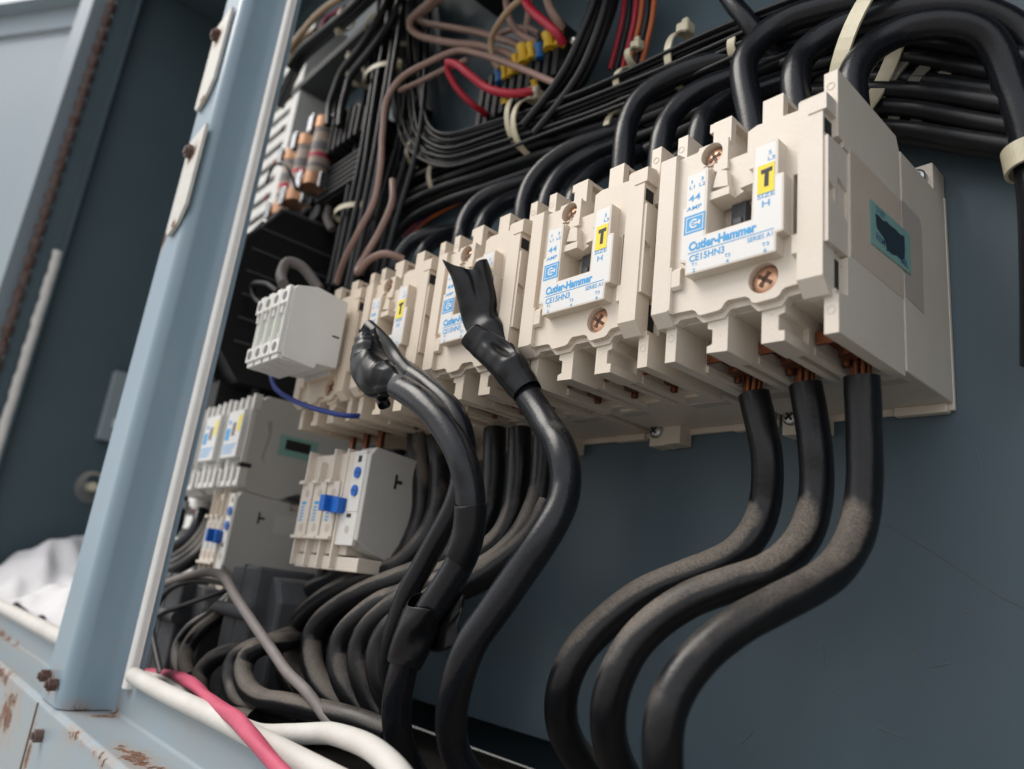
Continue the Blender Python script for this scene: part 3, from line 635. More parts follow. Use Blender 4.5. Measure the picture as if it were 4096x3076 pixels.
loc(b, 'body', BLKPL, root, .6)
for z in (168, 148, 128, 108, 88, 68): loc(MB().box(XP-1, XP+2.4, 2+abs(z-130)*.05, 84, z, z+1.5), 'rib', BLKRIB, root, .3)
b = MB()
for z in (74, 92, 114, 140): b.box(XP-114, XP-2, -8, 6, z, z+2.2)
b.box(XP-190, XP-118, 30, 90, 56, 120); b.box(XP-192, XP-117, 28, 92, 66, 69); b.box(XP-192, XP-117, 26, 92, 96, 99); b.box(XP-112, XP-30, 12, 60, 8, 42)
loc(b, 'barrier', BLKPL, root, .4)
for i in range(3):
    x = -474+i*28
    cable('black_cable', [(x, 60, 215), (x+4, 58, 200), (x+10, 62, 188)], 8, GREYW, 'short grey-black lead between the fuse holder and the power block', 'cable', 'leads below the fuses', 10)

# ================================================================== SHELF with a row of terminals, upper left
root = empty('shelf_bracket', (-490, 80, 403)); tag(root, 'dark grey folded shelf bracket above the fuses, terminals standing on it', 'shelf')
b = MB().box(-578, -400, 58, 101, 403, 405); b.box(-578, -400, 57.8, 59.8, 405, 411)
loc(b, 'plate', mat('dark_shelf_paint', (.040,.045,.045), .6), root, .3)
for i in range(7):
    o = empty('terminal_post', (-520+i*19, 64, 405)); tag(o, 'silver screw terminal standing on the grey shelf front edge', 'terminal', 'silver screw terminals on the shelf')
    MB().box(-6, 6, 0, 30, 0, 14).build('body', BLKPL, o, .5); MB().cyl((0, -2, 9), 4.6, 3, 'y', 14).build('screw', CHROME, o)

# ================================================================== CABLES
TOPG, BOTG = 'heavy black cables arching over the contactors', 'heavy black cables below the contactors'
d = 11.0
# C1 top
cable('black_cable', [(12,45,60),(12,45,90)]+PX('P4', [(905,300,47),(945,225,50),(1020,150,54),(1130,88,58),(1280,42,62),(1460,5,66),(1700,-40,72),(1950,-40,78)]), 11.8, CABLE, 'heavy black cable arching from the left pole of the nearest contactor', 'cable', TOPG, 18)
cable('black_cable', [(32.5,45,60),(32.5,45,84)]+PX('P4', [(1145,360,46),(1175,270,50),(1250,195,54),(1370,130,58),(1520,85,62),(1680,50,65),(1860,38,70),(2030,62,76),(2180,140,82),(2280,250,86)]), 11.8, CABLE, 'heavy black cable arching from the middle pole of the nearest contactor to the right edge', 'cable', TOPG, 18)
cable('black_cable', [(53.2,45,60),(53.2,45,78)]+PX('P4', [(1410,380,47),(1445,290,50),(1520,210,55),(1640,145,60),(1790,112,64),(1920,118,68),(2030,165,73),(2100,260,77),(2150,400,80),(2195,520,81),(2232,660,82),(2268,900,83),(2285,1300,84),(2290,1700,85)]), 11.8, CABLE, 'heavy black cable arching from the right pole then dropping at the right edge', 'cable', TOPG, 18)
TG = [(1, 'left', 'second', 'P4', [(350,640,45),(368,560,47),(410,475,50),(480,410,54),(600,345,60),(740,298,66),(900,262,73),(1080,205,80),(1300,140,86),(1550,80,92)]),
      (1, 'middle', 'second', 'P4', [(525,640,46),(555,560,49),(615,482,53),(720,415,59),(850,368,66),(1020,310,74),(1220,235,82),(1450,170,88),(1700,120,93)]),
      (1, 'right', 'second', 'P4', [(705,600,46),(735,540,50),(800,492,55),(900,450,62),(1050,400,72),(1250,330,82),(1500,270,90)]),
      (2, 'left', 'third', 'T', [(985,1130,45),(1000,1020,46),(1045,890,48),(1130,770,51),(1270,650,56),(1440,560,62),(1620,495,69),(1800,430,76),(2050,330,84),(2300,230,92)]),
      (2, 'middle', 'third', 'T', [(1175,1050,46),(1205,950,48),(1275,830,52),(1390,725,58),(1550,635,65),(1720,570,73),(1950,480,82),(2200,380,90)]),
      (2, 'right', 'third', 'T', [(1400,1000,46),(1440,920,50),(1540,820,56),(1650,745,63),(1800,690,72),(2000,600,84)]),
      (3, 'left', 'fourth', 'T', [(488,1320,45),(505,1220,47),(565,1095,51),(670,990,57),(820,915,64),(1000,855,73),(1200,780,84),(1400,700,92)]),
      (3, 'middle', 'fourth', 'T', [(660,1240,46),(710,1140,50),(810,1050,57),(950,985,66),(1100,930,76),(1300,850,88)]),
      (4, 'left', 'fifth', 'T', [(-30,1540,45),(20,1430,48),(110,1335,54),(240,1280,62),(380,1258,72),(560,1240,84)]),
      (4, 'middle', 'fifth', 'T', [(180,1450,47),(240,1370,53),(340,1305,62),(470,1270,74),(640,1230,88)])]
for k, nm, cn_, rg_, pts in TG:
    x = {'left':12, 'middle':32.5, 'right':53.2}[nm]-70*k
    cable('black_cable', [(x,45,60)]+PX(rg_, pts), 11.2 if k == 1 else 10.4, CABLE, f'heavy black cable arching from the {nm} pole of the {cn_} contactor', 'cable', TOPG, 18)

# C1 bottom: stripped ends in the terminals, dusty S-bends
def stripped(x, y, z0, z1, lean=0):
    mb = MB()
    for i in range(7):
        a = i*2*math.pi/7; tube_mb([(x+2.3*math.cos(a)+lean, y+2.3*math.sin(a), z0), (x+2.9*math.cos(a), y+2.9*math.sin(a), z1)], 2.1, 8, 4, mb)
    return mb
BC = [('left', [(965,80,46),(990,190,47),(1018,330,48),(1022,430,49),(1012,540,50),(975,650,47),(900,742,42),(800,800,35),(680,846,28),(500,925,18),(345,1040,10),(225,1170,4),(165,1300,2),(152,1430,6),(185,1550,14),(270,1661,24),(400,1800,36)]),
      ('middle', [(1183,40,46),(1205,170,47),(1225,320,47),(1230,430,48),(1222,540,47),(1190,655,43),(1120,755,36),(1010,835,27),(850,888,18),(690,950,10),(560,1035,4),(450,1150,-1),(380,1290,-4),(350,1430,-3),(358,1540,2),(400,1661,10),(480,1790,20)]),
      ('right', [(1420,8,45),(1426,150,46),(1431,300,46),(1432,440,46),(1420,570,45),(1385,700,40),(1310,815,32),(1200,895,24),(1050,972,14),(900,1055,5),(760,1165,-3),(650,1300,-9),(595,1430,-12),(580,1550,-12),(582,1661,-10),(600,1800,-6)])]
for i, (nm, p) in enumerate(BC):
    pts = PX('P3', p); 
    o = cable('black_cable', pts, 11.4, CABLED, f'dusty black cable in the {nm} bottom terminal of the nearest contactor', 'cable', BOTG, 24, 2.5, .012)
    t = pts[0]; x = (13.3, 34, 54)[i]
    s_ = stripped(t.x, t.y, t.z-2, -7, x-t.x); q = s_.build('copper_strand', COPPER); q.parent = o; q.location = -Vector(pts[0])*S

# large foreground cut cables
M1 = [(905,-70,2),(960,20,0),(1010,100,-3),(1037,190,-4),(1040,280,-4),(1022,380,-6),(975,480,-9),(905,590,-12),(830,700,-14),(755,810,-16),(680,915,-18),(600,1030,-20),(545,1150,-20),(510,1270,-18),(490,1390,-14),(490,1500,-9),(520,1610,-4),(600,1740,4)]
cable('black_cable', PX('P2', [(813,-212,2),(860,-138,2)]+M1), 11.6, CABLE, 'cut black cable in front of the third contactor, ending in a torn tape sleeve', 'cable', 'loose cut cables', 26, 2.5, .015)
M2 = [(238,-184,-28),(336,-122,-28),(411,-48,-27),(470,28,-26),(518,110,-25),(553,200,-24),(575,290,-22),(583,370,-21),(583,450,-20),(570,550,-19),(535,655,-18),(475,760,-18),(410,860,-18),(345,960,-18),(290,1070,-19),(255,1190,-18),(228,1310,-16),(225,1420,-13),(240,1530,-8),(285,1650,0),(350,1760,8)]
cable('black_cable', PX('P2', M2), 11.4, CABLE, 'cut black cable in front of the fourth contactor, bound with three bands of tape', 'cable', 'loose cut cables', 26, 2.5, .015)
M3 = [(266,-266,-8),(336,-217,-8),(423,-147,-8),(495,-70,-7),(540,30,-6),(555,140,-4),(540,270,-4),(505,390,-4),(458,485,-4),(400,590,-4),(340,700,-4),(285,800,-4),(245,900,-3),(212,1010,-1),(195,1120,2),(190,1250,6),(195,1400,12),(220,1520,20)]
cable('black_cable', PX('P2', M3), 9.8, CABLE, 'cut black cable running just behind the tape-banded one', 'cable', 'loose cut cables', 22, 2.5, .01)

# cables hanging from contactors three to five, then looping left to the floor
def fl(r, pts, d_, label, m=CABLED, group='looped black cables behind the sill', n=18):
    return cable('black_cable', PX(r, pts), d_, m, label, 'cable', group, n, 3.5, .01)
# region P2 coordinates for the drops, P1 for the loops
def P12(drop, loop):
    return PX('P2', drop)+PX('P1', loop)
def lc(pts, label, d_=12.0): return cable('black_cable', pts, d_, CABLED, label, 'cable', 'looped black cables behind the sill', 18, 3.5, .01)
lc(P12([(320,20,48),(330,150,48),(350,300,48),(345,430,48),(310,540,45),(250,640,42)], [(1180,895,38),(1060,940,35),(930,1000,32),(820,1075,29),(750,1150,26),(722,1240,24),(735,1340,22),(790,1450,20),(880,1560,22),(1020,1680,28)]), 'looped black cable, first curl from the left, hanging beside the overload relay')
lc(P12([(418,60,50),(432,170,50),(430,290,50),(418,420,48),(390,500,46),(330,590,42),(250,670,38)], [(1190,945,34),(1075,990,31),(960,1050,28),(865,1125,25),(800,1200,22),(785,1290,20),(805,1390,18),(860,1480,18),(960,1590,22),(1080,1700,28)]), 'looped black cable, second curl from the left')
lc(P12([(700,20,46),(698,140,46),(690,290,46),(668,420,44),(630,510,42),(560,590,38),(450,650,34),(350,700,30)], [(1250,985,26),(1140,1030,24),(1030,1090,22),(940,1160,19),(890,1240,17),(882,1320,16),(905,1420,16),(970,1520,18),(1080,1620,24),(1200,1720,30)]), 'looped black cable, third curl from the left')
lc(P12([(820,20,46),(818,150,46),(808,300,46),(790,420,44),(740,530,40),(660,610,35),(560,670,30),(450,720,26),(330,760,22)], [(1330,1040,18),(1220,1080,16),(1120,1150,14),(1045,1230,12),(1015,1310,11),(1020,1400,11),(1060,1500,13),(1140,1600,18),(1240,1700,24)]), 'looped black cable, fourth curl from the left')
lc(P12([(940,60,46),(935,200,46),(915,340,44),(870,460,40),(810,560,34),(730,640,28),(620,710,22),(500,760,18),(350,790,14)], [(1340,1060,10),(1250,1120,9),(1165,1200,8),(1120,1280,7),(1112,1370,7),(1135,1460,9),(1180,1560,13),(1260,1660,18)]), 'looped black cable, fifth curl from the left')
lc(P12([(975,380,30),(900,520,26),(800,620,22),(690,700,18),(560,770,12),(420,830,8)], [(1400,1120,6),(1300,1170,4),(1235,1240,3),(1205,1320,2),(1208,1410,3),(1235,1500,6),(1290,1600,12)]), 'looped black cable, innermost curl next to the cut cables')
fl('P1', [(880,1190,66),(810,1222,36),(720,1260,2),(610,1295,-8),(530,1345,-12),(500,1420,-14),(510,1500,-14),(560,1570,-14),(680,1600,-10),(850,1650,-4)], 10.5, 'low black cable loop behind the black transformer foot')
fl('P1', [(890,1240,60),(820,1255,30),(740,1272,0),(640,1290,-10),(580,1340,-13),(558,1410,-15),(585,1490,-16),(650,1540,-16),(760,1560,-15),(900,1590,-12),(1100,1640,-6),(1250,1700,0)], 10.5, 'low black cable loop in front of the black transformer foot')
fl('P1', [(640,1290,8),(520,1310,-2),(420,1350,-10),(360,1420,-14),(345,1490,-16),(380,1560,-18),(470,1610,-18),(620,1640,-16)], 10.5, 'lowest black cable loop at the left, behind the pink wire')
fl('P1', [(520,1040,14),(420,1130,4),(320,1200,-6),(262,1280,-10),(250,1360,-12),(275,1430,-12)], 9, 'black cable curling beside the left black transformer, outer one')
fl('P1', [(520,1060,12),(440,1150,2),(350,1220,-8),(296,1300,-12),(285,1380,-14),(305,1440,-14)], 9, 'black cable curling beside the left black transformer, inner one')
for i in range(6):     # dark drops under the overload relay
    x = -262+i*9
    cable('black_cable', [(x,34+i%2*8,-94), (x-4,32,-110), (x-14,30,-135), (x-30,34,-165), (x-36,40,-190)], 7, CABLE, 'thin black cable hanging in a row from the overload relay', 'cable', 'cables under the overload relay', 12)
for i in range(3):
    x = -300+i*13
    cable('black_cable', [(x,80,60), (x,80,0), (x-2,82,-60), (x-6,84,-120)], 10, CABLE, 'black cable dropping between the two contactor rows', 'cable', 'cables behind the copper bars', 12)
for i in range(7):     # bundle entering the top of the small contactors
    p = PX(8, [(200+i*62, 250-i*18, 40), (240+i*66, 170-i*16, 42), (300+i*68, 80-i*10, 48), (380+i*60, -30, 56), (450+i*55, -160, 60), (470+i*50, -300, 66)])
    cable('black_cable', p, 8.5, CABLE, 'black cable bending into the top of the small contactors', 'cable', 'cables above the small contactors', 12)
for i in range(6):     # sheaf sweeping down left between relay and post
    cable('black_cable', [(-470-i*10, 60, -70-i*4), (-478-i*8, 52, -100-i*3), (-500, 44, -125-i*5), (-540, 36, -145-i*5), (-600, 30, -160-i*5)], 8, CABLE, 'black cable sweeping down left behind the blue post', 'cable', 'cables low behind the post', 12)

# ================================================================== WIRE HARNESSES
HG = 'black wires of the main harness'
base_h = [(868,-60),(872,80),(880,200),(900,290),(960,325),(1060,300),(1180,258),(1300,212),(1420,160),(1540,105),(1680,45),(1850,-20),(2050,-90)]
def harness(basepts, n, spread, y0, y1, dd, group, label, jitter=3.2, m=WIREB, cat='wire', name='harness_wire', fan=1.0):
    for i in range(n):
        t = (i+.5)/n; off = (t-.5)*spread; ph = random.uniform(0, 6); pts = []
        for j, p in enumerate(basepts):
            a = Vector(basepts[max(j-1, 0)]); b_ = Vector(basepts[min(j+1, len(basepts)-1)]); dv = (b_-a).normalized(); nn = Vector((-dv.y, dv.x))
            fo = off*(1+(fan-1)*j/(len(basepts)-1))
            q = Vector(p)+nn*(fo+jitter*math.sin(ph+j*1.3))
            yy = y0+(y1-y0)*((i*0.618) % 1)
            pts.append(R('D', q.x, q.y, y=yy))
        cable(name, pts, dd*random.uniform(.9, 1.1), m, label, cat, group, 8, 5)
harness(base_h, 36, 68, 62, 90, 2.4, HG, 'thin black wire of the harness coming down and turning right above the contactors')
low = [(735,640),(760,560),(800,480),(850,425),(930,385),(1030,350),(1150,305),(1280,262),(1400,222),(1530,170),(1680,110),(1850,50),(2050,-20)]
low = [(a_, b_+10) for a_, b_ in low]
harness(low, 20, 118, 74, 97, 5.2, 'thicker black wires of the lower harness', 'thicker black wire of the harness rising from the left and running right along the panel')
low2 = [(1380,330),(1500,270),(1640,215),(1800,190),(1960,190),(2120,215),(2260,240)]
harness(low2, 26, 215, 80, 98, 7.0, 'black cables in the shade behind the nearest contactor', 'black cable lying in shade on the panel behind the nearest contactor')
vert = [(850,-40),(838,60),(822,160),(806,260),(790,360),(772,450),(752,540),(735,620)]
harness(vert, 10, 58, 40, 60, 4.6, 'black wires of the vertical bundle', 'black wire of the upright bundle right of the fuses', 1.2)
vert2 = [(905,-40),(900,60),(895,160),(885,260),(868,340),(840,440),(820,520),(800,600)]
harness(vert2, 7, 60, 62, 84, 4.2, 'black wires behind the upright bundle', 'black wire behind the upright bundle', 2)
arc1 = [(722,272),(726,228),(737,190),(748,160),(795,100),(828,50),(850,0),(860,-40)]
harness(arc1, 3, 36, 34, 50, 6.6, 'black wires arching to the fuse holder', 'black wire arching down into the fuse holder', 1.5)
rt = [(1150,285),(1205,215),(1248,150),(1280,80),(1304,10),(1318,-60)]
harness(rt, 9, 58, 60, 88, 5.0, 'black wires rising beside the terminal strip', 'black wire rising from the harness beside the red and orange wires', 2, fan=.8)
cable('black_cable', PX('D', [(1560,-30,60),(1585,10,60),(1615,45,62),(1640,80,66),(1680,120,74)]), 9, CABLE, 'flat-lying black cable crossing the harness at the top', 'cable')
for i, (m, nm) in enumerate(((REDW,'dark red'),(WIREB,'black'),(REDW,'crimson'),(ORAW,'orange'),(WIREB,'dark'),(ORAW,'orange red'))):
    x = 1318+i*13; cable('coloured_wire', PX('D', [(x,150,84),(x+14,95,82),(x+26,40,80),(x+34,-40,78)]), 3.2, m, f'{nm} wire going up beside the panel window behind the harness', 'wire', 'coloured wires going up', 8)
for i, (m, nm) in enumerate(((YELW,'yellow'),(BLUEW,'blue'),(ORAW,'orange'),(BLUEW,'blue'),(ORAW,'orange'))):
    cable('coloured_wire', PX('D', [(870,500+i*6,93),(920,450+i*7,93),(1000,405+i*7,93),(1080,360+i*6,93),(1180,325+i*4,94),(1300,285+i*4,95)]), 2.6, m, f'{nm} wire running low along the panel under the lower harness', 'wire', 'coloured wires under the harness', 8)

# tan, sand and red wires
W = lambda r, p, dd, m, label, name='wire': cable(name, PX(r, p), dd, m, label, 'wire', None, 12)
W(10, [(560,-60,40),(430,60,40),(320,150,40),(250,230,40),(255,310,42),(330,380,46),(520,440,52),(760,480,58),(1000,500,64),(1180,545,68),(1330,590,72),(1400,640,74)], 5.6, TAN, 'thick pinkish tan wire making the tight bend at the top, front one')
W(10, [(640,-60,52),(500,60,52),(390,140,52),(340,190,52),(380,235,54),(560,280,58),(800,320,62),(1050,370,66),(1240,430,70),(1400,480,72),(1470,520,74)], 5.4, TAN, 'thick pinkish tan wire at the top, running behind its twin')
W(10, [(1480,-10,50),(1380,70,50),(1280,190,52),(1190,330,56),(1145,450,60),(1150,600,64),(1200,720,68),(1230,760,70)], 4.4, SAND, 'sand-coloured wire hanging down to the blue crimp')
W(10, [(1310,-30,60),(1325,100,60),(1360,240,62),(1440,350,66),(1560,430,70),(1650,470,74)], 5, TAN, 'tan wire dropping from the top edge to the upper blue crimp')
W(10, [(1570,-30,72),(1560,150,72),(1540,300,74),(1545,430,76)], 5, TAN, 'tan wire hanging straight behind the yellow crimps')
W(10, [(1760,-30,60),(1800,100,60),(1870,210,64),(1930,310,70)], 5.6, TAN, 'tan wire dropping to the rightmost yellow crimp')
W(10, [(1230,380,74),(1380,320,74),(1550,310,74),(1680,370,76)], 4.4, TAN, 'tan wire arching over the crimps to the big yellow one')
W(10, [(1500,-60,44),(1550,60,44),(1650,170,46),(1780,280,50),(1880,380,54),(1940,480,60)], 5.6, REDW, 'dark red wire curving down from the top edge to the terminal strip')
W(10, [(660,690,36),(760,710,38),(900,820,42),(1050,940,48),(1200,1010,52),(1400,1035,58),(1600,1010,66)], 5.5, REDW, 'bright red wire running down right from its bend')
W(10, [(690,680,36),(660,760,38),(720,900,44),(830,1050,52),(950,1160,60),(1060,1240,70),(1120,1300,80)], 4.6, REDW, 'red wire returning from the same bend down behind the harness')
W('D', [(640+560,180,64),(1105,140,60),(1040,118,54),(985,110,48),(925,135,40),(868,168,34),(838,210,30),(826,290,28),(822,360,26),(806,440,24),(775,500,22),(745,560,24),(728,610,30)], 4.5, TAN, 'long pinkish tan wire dropping in front of the upright bundle')
W('D', [(1010,128,66),(960,150,60),(900,180,52),(862,196,46)], 4.0, TAN, 'thin tan wire branching beside the long one')
W('D', [(848,390,44),(846,440,40),(815,510,34),(778,572,28),(772,590,26),(800,560,26),(835,548,30),(872,560,40)], 4.8, TAN, 'pinkish wire looping down to the top of the fourth contactor')
W(12, [(1300,-30,20),(1150,60,18),(1000,190,16),(880,330,14),(790,440,12),(700,560,10)], 6, SAND, 'sand-coloured wire crossing the upper left corner')
W(12, [(1000,330,22),(900,400,20),(820,470,18),(720,600,16)], 4.6, SAND, 'short sand-coloured wire joining it at the tie')
W(12, [(1400,60,26),(1240,130,24),(1130,200,22),(1060,330,20)], 4.6, mat('maroon_wire', (.22,.02,.06), .5), 'maroon wire above the silver terminals')
harness([(632,150),(652,117),(698,78),(750,38),(800,-10),(830,-40)], 5, 26, 14, 34, 5.5, 'black wires over the shelf', 'black wire running over the shelf in the upper left corner', 1.5)
harness([(600,230),(625,180),(652,130),(690,92)], 5, 20, 20, 40, 3.4, 'thin wires leaving the duct', 'thin dark wire leaving the white duct beside the post', 2)
W('D', [(566,660,10),(548,640,6),(545,618,4),(570,612,0),(600,630,-10)], 3.6, WIREB, 'thin dark wire curling into the pale auxiliary block')
W('D', [(612,615,-12),(608,590,-8),(622,566,-4),(650,575,4),(690,625,16)], 7.5, GREYW, 'thick grey-black wire looping over the pale auxiliary block')
W('D', [(585,810,-14),(595,838,-16),(640,868,-14),(700,888,-8),(750,898,0),(800,897,14),(840,888,34)], 3.0, BLUEW, 'blue wire sagging from the pale auxiliary block under the contactors')
W('D', [(575,395,14),(590,360,12),(610,352,14),(630,380,20),(640,410,30)], 2.6, WIREB, 'fine black wire arched over the duct beside the fuses')

# ================================================================== TERMINAL STRIP with crimps
root = empty('terminal_strip', tuple(R('D', 1130, 190, y=88))); tag(root, 'black terminal strip with silver screws and yellow crimped wires, behind the harness', 'terminal strip')
p0, p1 = R('D', 1072, 232, y=88), R('D', 1238, 112, y=88)
dv = (p1-p0)
b = MB(); s2 = MB()
for i in range(10):
    c = p0+dv*(i/9.0); b.box(c.x-4, c.x+.8, 74, 101, c.z-26, c.z+16); s2.dome((c.x+4.2, 82, c.z+3), 4.2, 2.6, 12); s2.dome((c.x+4.2, 82, c.z-12), 4.2, 2.6, 12)
loc(b, 'barrier', BLKPL, root, .3); loc(s2, 'screw', CHROME, root)
kb = R('D', 1077, 41, y=101); o = MB().box(kb.x, kb.x+150, 58, 101.2, kb.z, kb.z+120).build('black_relay_box', BLKPL, None, 1, origin=(kb.x, 80, kb.z)); tag(o, 'black relay housing at the top edge above the yellow crimps', 'relay')
CR = [(1230,850,58,110,BLUEC,'lower blue'),(1285,810,40,110,YELC,'yellow, lowest'),(1350,770,44,120,YELC,'yellow, second'),(1415,715,48,140,YELC,'yellow, third'),(1500,620,80,150,YELC,'big yellow, fourth'),(1590,580,62,130,YELC,'yellow, fifth'),(1680,580,62,120,BLUEC,'upper blue'),(1785,470,84,130,YELC,'big yellow, seventh'),(1895,430,66,130,YELC,'yellow, rightmost'),(1625,930,50,60,YELC,'yellow, below the strip'),(1290,1120,50,40,YELC,'yellow, lowest left below the strip')]
for (px, py, w_, h_, m, nm) in CR:
    a = R(10, px-6, py-h_*.7, y=72); c = R(10, px+10, py+h_*.6, y=74)
    dd = w_*.66*(a-CAM).dot(fwd)/F
    o = tube_mb([a, a.lerp(c, .3), a.lerp(c, .7), c], dd*2.1*.5*1.0, 14, 2, rfun=lambda t, q: 1.0-.25*math.sin(t*math.pi)**2*abs(math.cos(q))).build('crimp_terminal', m, origin=a)
    tag(o, f'{nm} crimp sleeve on the terminal strip', 'crimp terminal', 'crimp sleeves on the terminal strip')

# ================================================================== CABLE TIES
def tie(center, axis, ra, rb, label, a0=0, a1=360, wdt=4.2, head=None, up_=None, hs=1.0, group='cable ties', m=None):
    """band round a bundle: centre, bundle direction, radii; head block where angle = head"""
    ax = Vector(axis).normalized(); u = (Vector(up_) if up_ else Vector((0,-1,0))); u = (u-ax*u.dot(ax)).normalized(); v = ax.cross(u)
    root = empty('cable_tie', tuple(center)); tag(root, label, 'cable tie', group)
    n = 40; prof = [(-wdt/2, 0), (wdt/2, 0), (wdt/2, 1.1), (-wdt/2, 1.1)]; vs = []; fs = []
    for i in range(n+1):
        a = math.radians(a0+(a1-a0)*i/n); dr = u*math.cos(a)*ra+v*math.sin(a)*rb; o_ = dr.normalized()
        for (w_, h_) in prof: vs.append(dr+o_*h_+ax*w_)
    for i in range(n):
        for k in range(4): fs.append((i*4+k, i*4+(k+1) % 4, (i+1)*4+(k+1) % 4, (i+1)*4+k))
    mb = MB(); mb.add(vs, fs, False); mb.build('strap', m or NYLON, root)
    if head is not None:
        a = math.radians(head); dr = u*math.cos(a)*ra+v*math.sin(a)*rb; o_ = dr.normalized(); tg = ax.cross(o_)
        mb = MB(); s3 = 3.4*hs
        def B(c, ex, ey, ez): mb.add([c+ax*sx*ex+tg*sy*ey+o_*sz*ez for sx,sy,sz in ((-1,-1,-1),(1,-1,-1),(1,1,-1),(-1,1,-1),(-1,-1,1),(1,-1,1),(1,1,1),(-1,1,1))], [(0,3,2,1),(4,5,6,7),(0,1,5,4),(1,2,6,5),(2,3,7,6),(3,0,4,7)])
        B(dr+o_*s3*.8, s3, s3*.9, s3*.8); B(dr+o_*s3*1.9, s3*.55, s3*.4, s3*.5)
        mb.build('head', NYLON, root, 1.2)
    return root
def tied(px, py, y, dx, dy, ra, rb, label, **k):
    c = R('D', px, py, y=y); e = R('D', px+dx, py+dy, y=y); return tie(c, e-c, ra, rb, label, **k)
tied(1880,105,62, 60,-4, 16, 30, 'broad translucent tie round the three arching cables above the nearest contactor', wdt=6.5)
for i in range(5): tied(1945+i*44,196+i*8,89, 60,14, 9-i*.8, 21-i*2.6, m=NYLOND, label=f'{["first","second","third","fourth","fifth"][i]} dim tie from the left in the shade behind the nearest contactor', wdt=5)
tied(1476,132,76, 60,-26, 13, 15, 'tie with a knobby head on the harness, just below the top centre', head=-82, hs=1.2, a0=-105, a1=105)
tied(1612,122,76, 60,-24, 13, 9, 'tie head peeping out left of the tall front cable arch', head=-75, hs=1.1, a0=-95, a1=95)
tied(1152,278,74, 60,-30, 17, 19, 'double-headed tie on the main harness under the red wire', head=-84, hs=1.4, a0=-100, a1=110)
tied(1136,262,74, 60,-30, 16, 20, 'tie lying against the double-headed one', head=-96, hs=1.2, a0=-100, a1=100)
tied(905,332,76, 50,-14, 11, 11, 'tie at the bend where the harness turns right', head=-82, hs=1.15, a0=-95, a1=100)
tied(1338,292,80, 60,-24, 11, 13, 'tie behind the left cable arch of the second contactor', head=-82, hs=1.1, a0=-95, a1=95)
tied(1362,190,76, 60,-24, 12, 10, 'plain tie on the harness left of the tall arches', a0=-90, a1=90)
tied(1376,128,80, 60,-24, 8, 5, 'tie head below the red and orange wires', head=-80, a0=-90, a1=90)
tied(957,385,84, 60,-34, 13, 17, 'plain tie low on the lower harness', a0=-95, a1=100)
tied(760,460,50, -16,70, 10, 22, 'tie round the upright bundle beside the black power block', head=-80)
tied(825,165,50, -16,70, 11, 24, 'tie round the upright bundle level with the harness bend', head=-85)
tied(768,155,46, -40,50, 10, 16, 'tie round the wires arching to the fuse holder', head=60)
tied(822,55,50, -16,70, 11, 16, 'tie near the top of the arching wires')
tied(862,118,66, -10,70, 9, 15, 'tie on the rear upright wires', head=0, hs=1.1)
tied(640,108,18, 40,-30, 7, 11, 'tie holding wires against the white duct', head=60)
tied(748,40,26, 40,-30, 7, 11, 'tie over the shelf wires in the upper left', head=70, hs=1.1)
tied(2226,345,82, 14,60, 7.4, 7.4, 'cream tie round the cable dropping at the right edge', wdt=9)
tied(650,1275,40, 30,20, 5, 8, 'tie end poking out below the overload relay', head=0)

tag(hairline('P3', [(1500,615),(1580,665),(1700,730),(1860,840),(2000,930),(2104,985)], .22, None).build('cobweb_thread', mat('cobweb', (.20,.20,.19), .8), origin=R('P3', 1500, 615, y=101)), 'single cobweb thread slanting across the bare blue panel', 'cobweb')
for k_, (a_, b_) in enumerate((((1700,1230),(1790,1215)),((1250,1120),(1262,1230)),((900,1560),(960,1500)),((1900,300),(1930,420)),((1480,1480),(1600,1530)))):
    tag(hairline('P3', [a_, ((a_[0]+b_[0])/2+4, (a_[1]+b_[1])/2+3), b_], .3, None).build('scratch', MATS.get('scratch_pale') or mat('scratch_pale', (.15,.19,.215), .6), origin=R('P3', *a_, y=101)), 'faint pale scratch in the panel paint', 'scratch', 'scratches in the panel paint')
for (px, py) in ((2010,590),(1860,1000),(1640,1180),(1300,1330)):
    c = R('P3', px, py, y=101.4); tag(MB().dome((c.x, 101.5, c.z), .4, .3, 10).build('paint_speck', mat('speck_brown', (.20,.15,.11), .8) if 'speck_brown' not in MATS else MATS['speck_brown'], origin=c), 'tiny rusty speck on the bare blue panel', 'speck', 'specks on the panel')
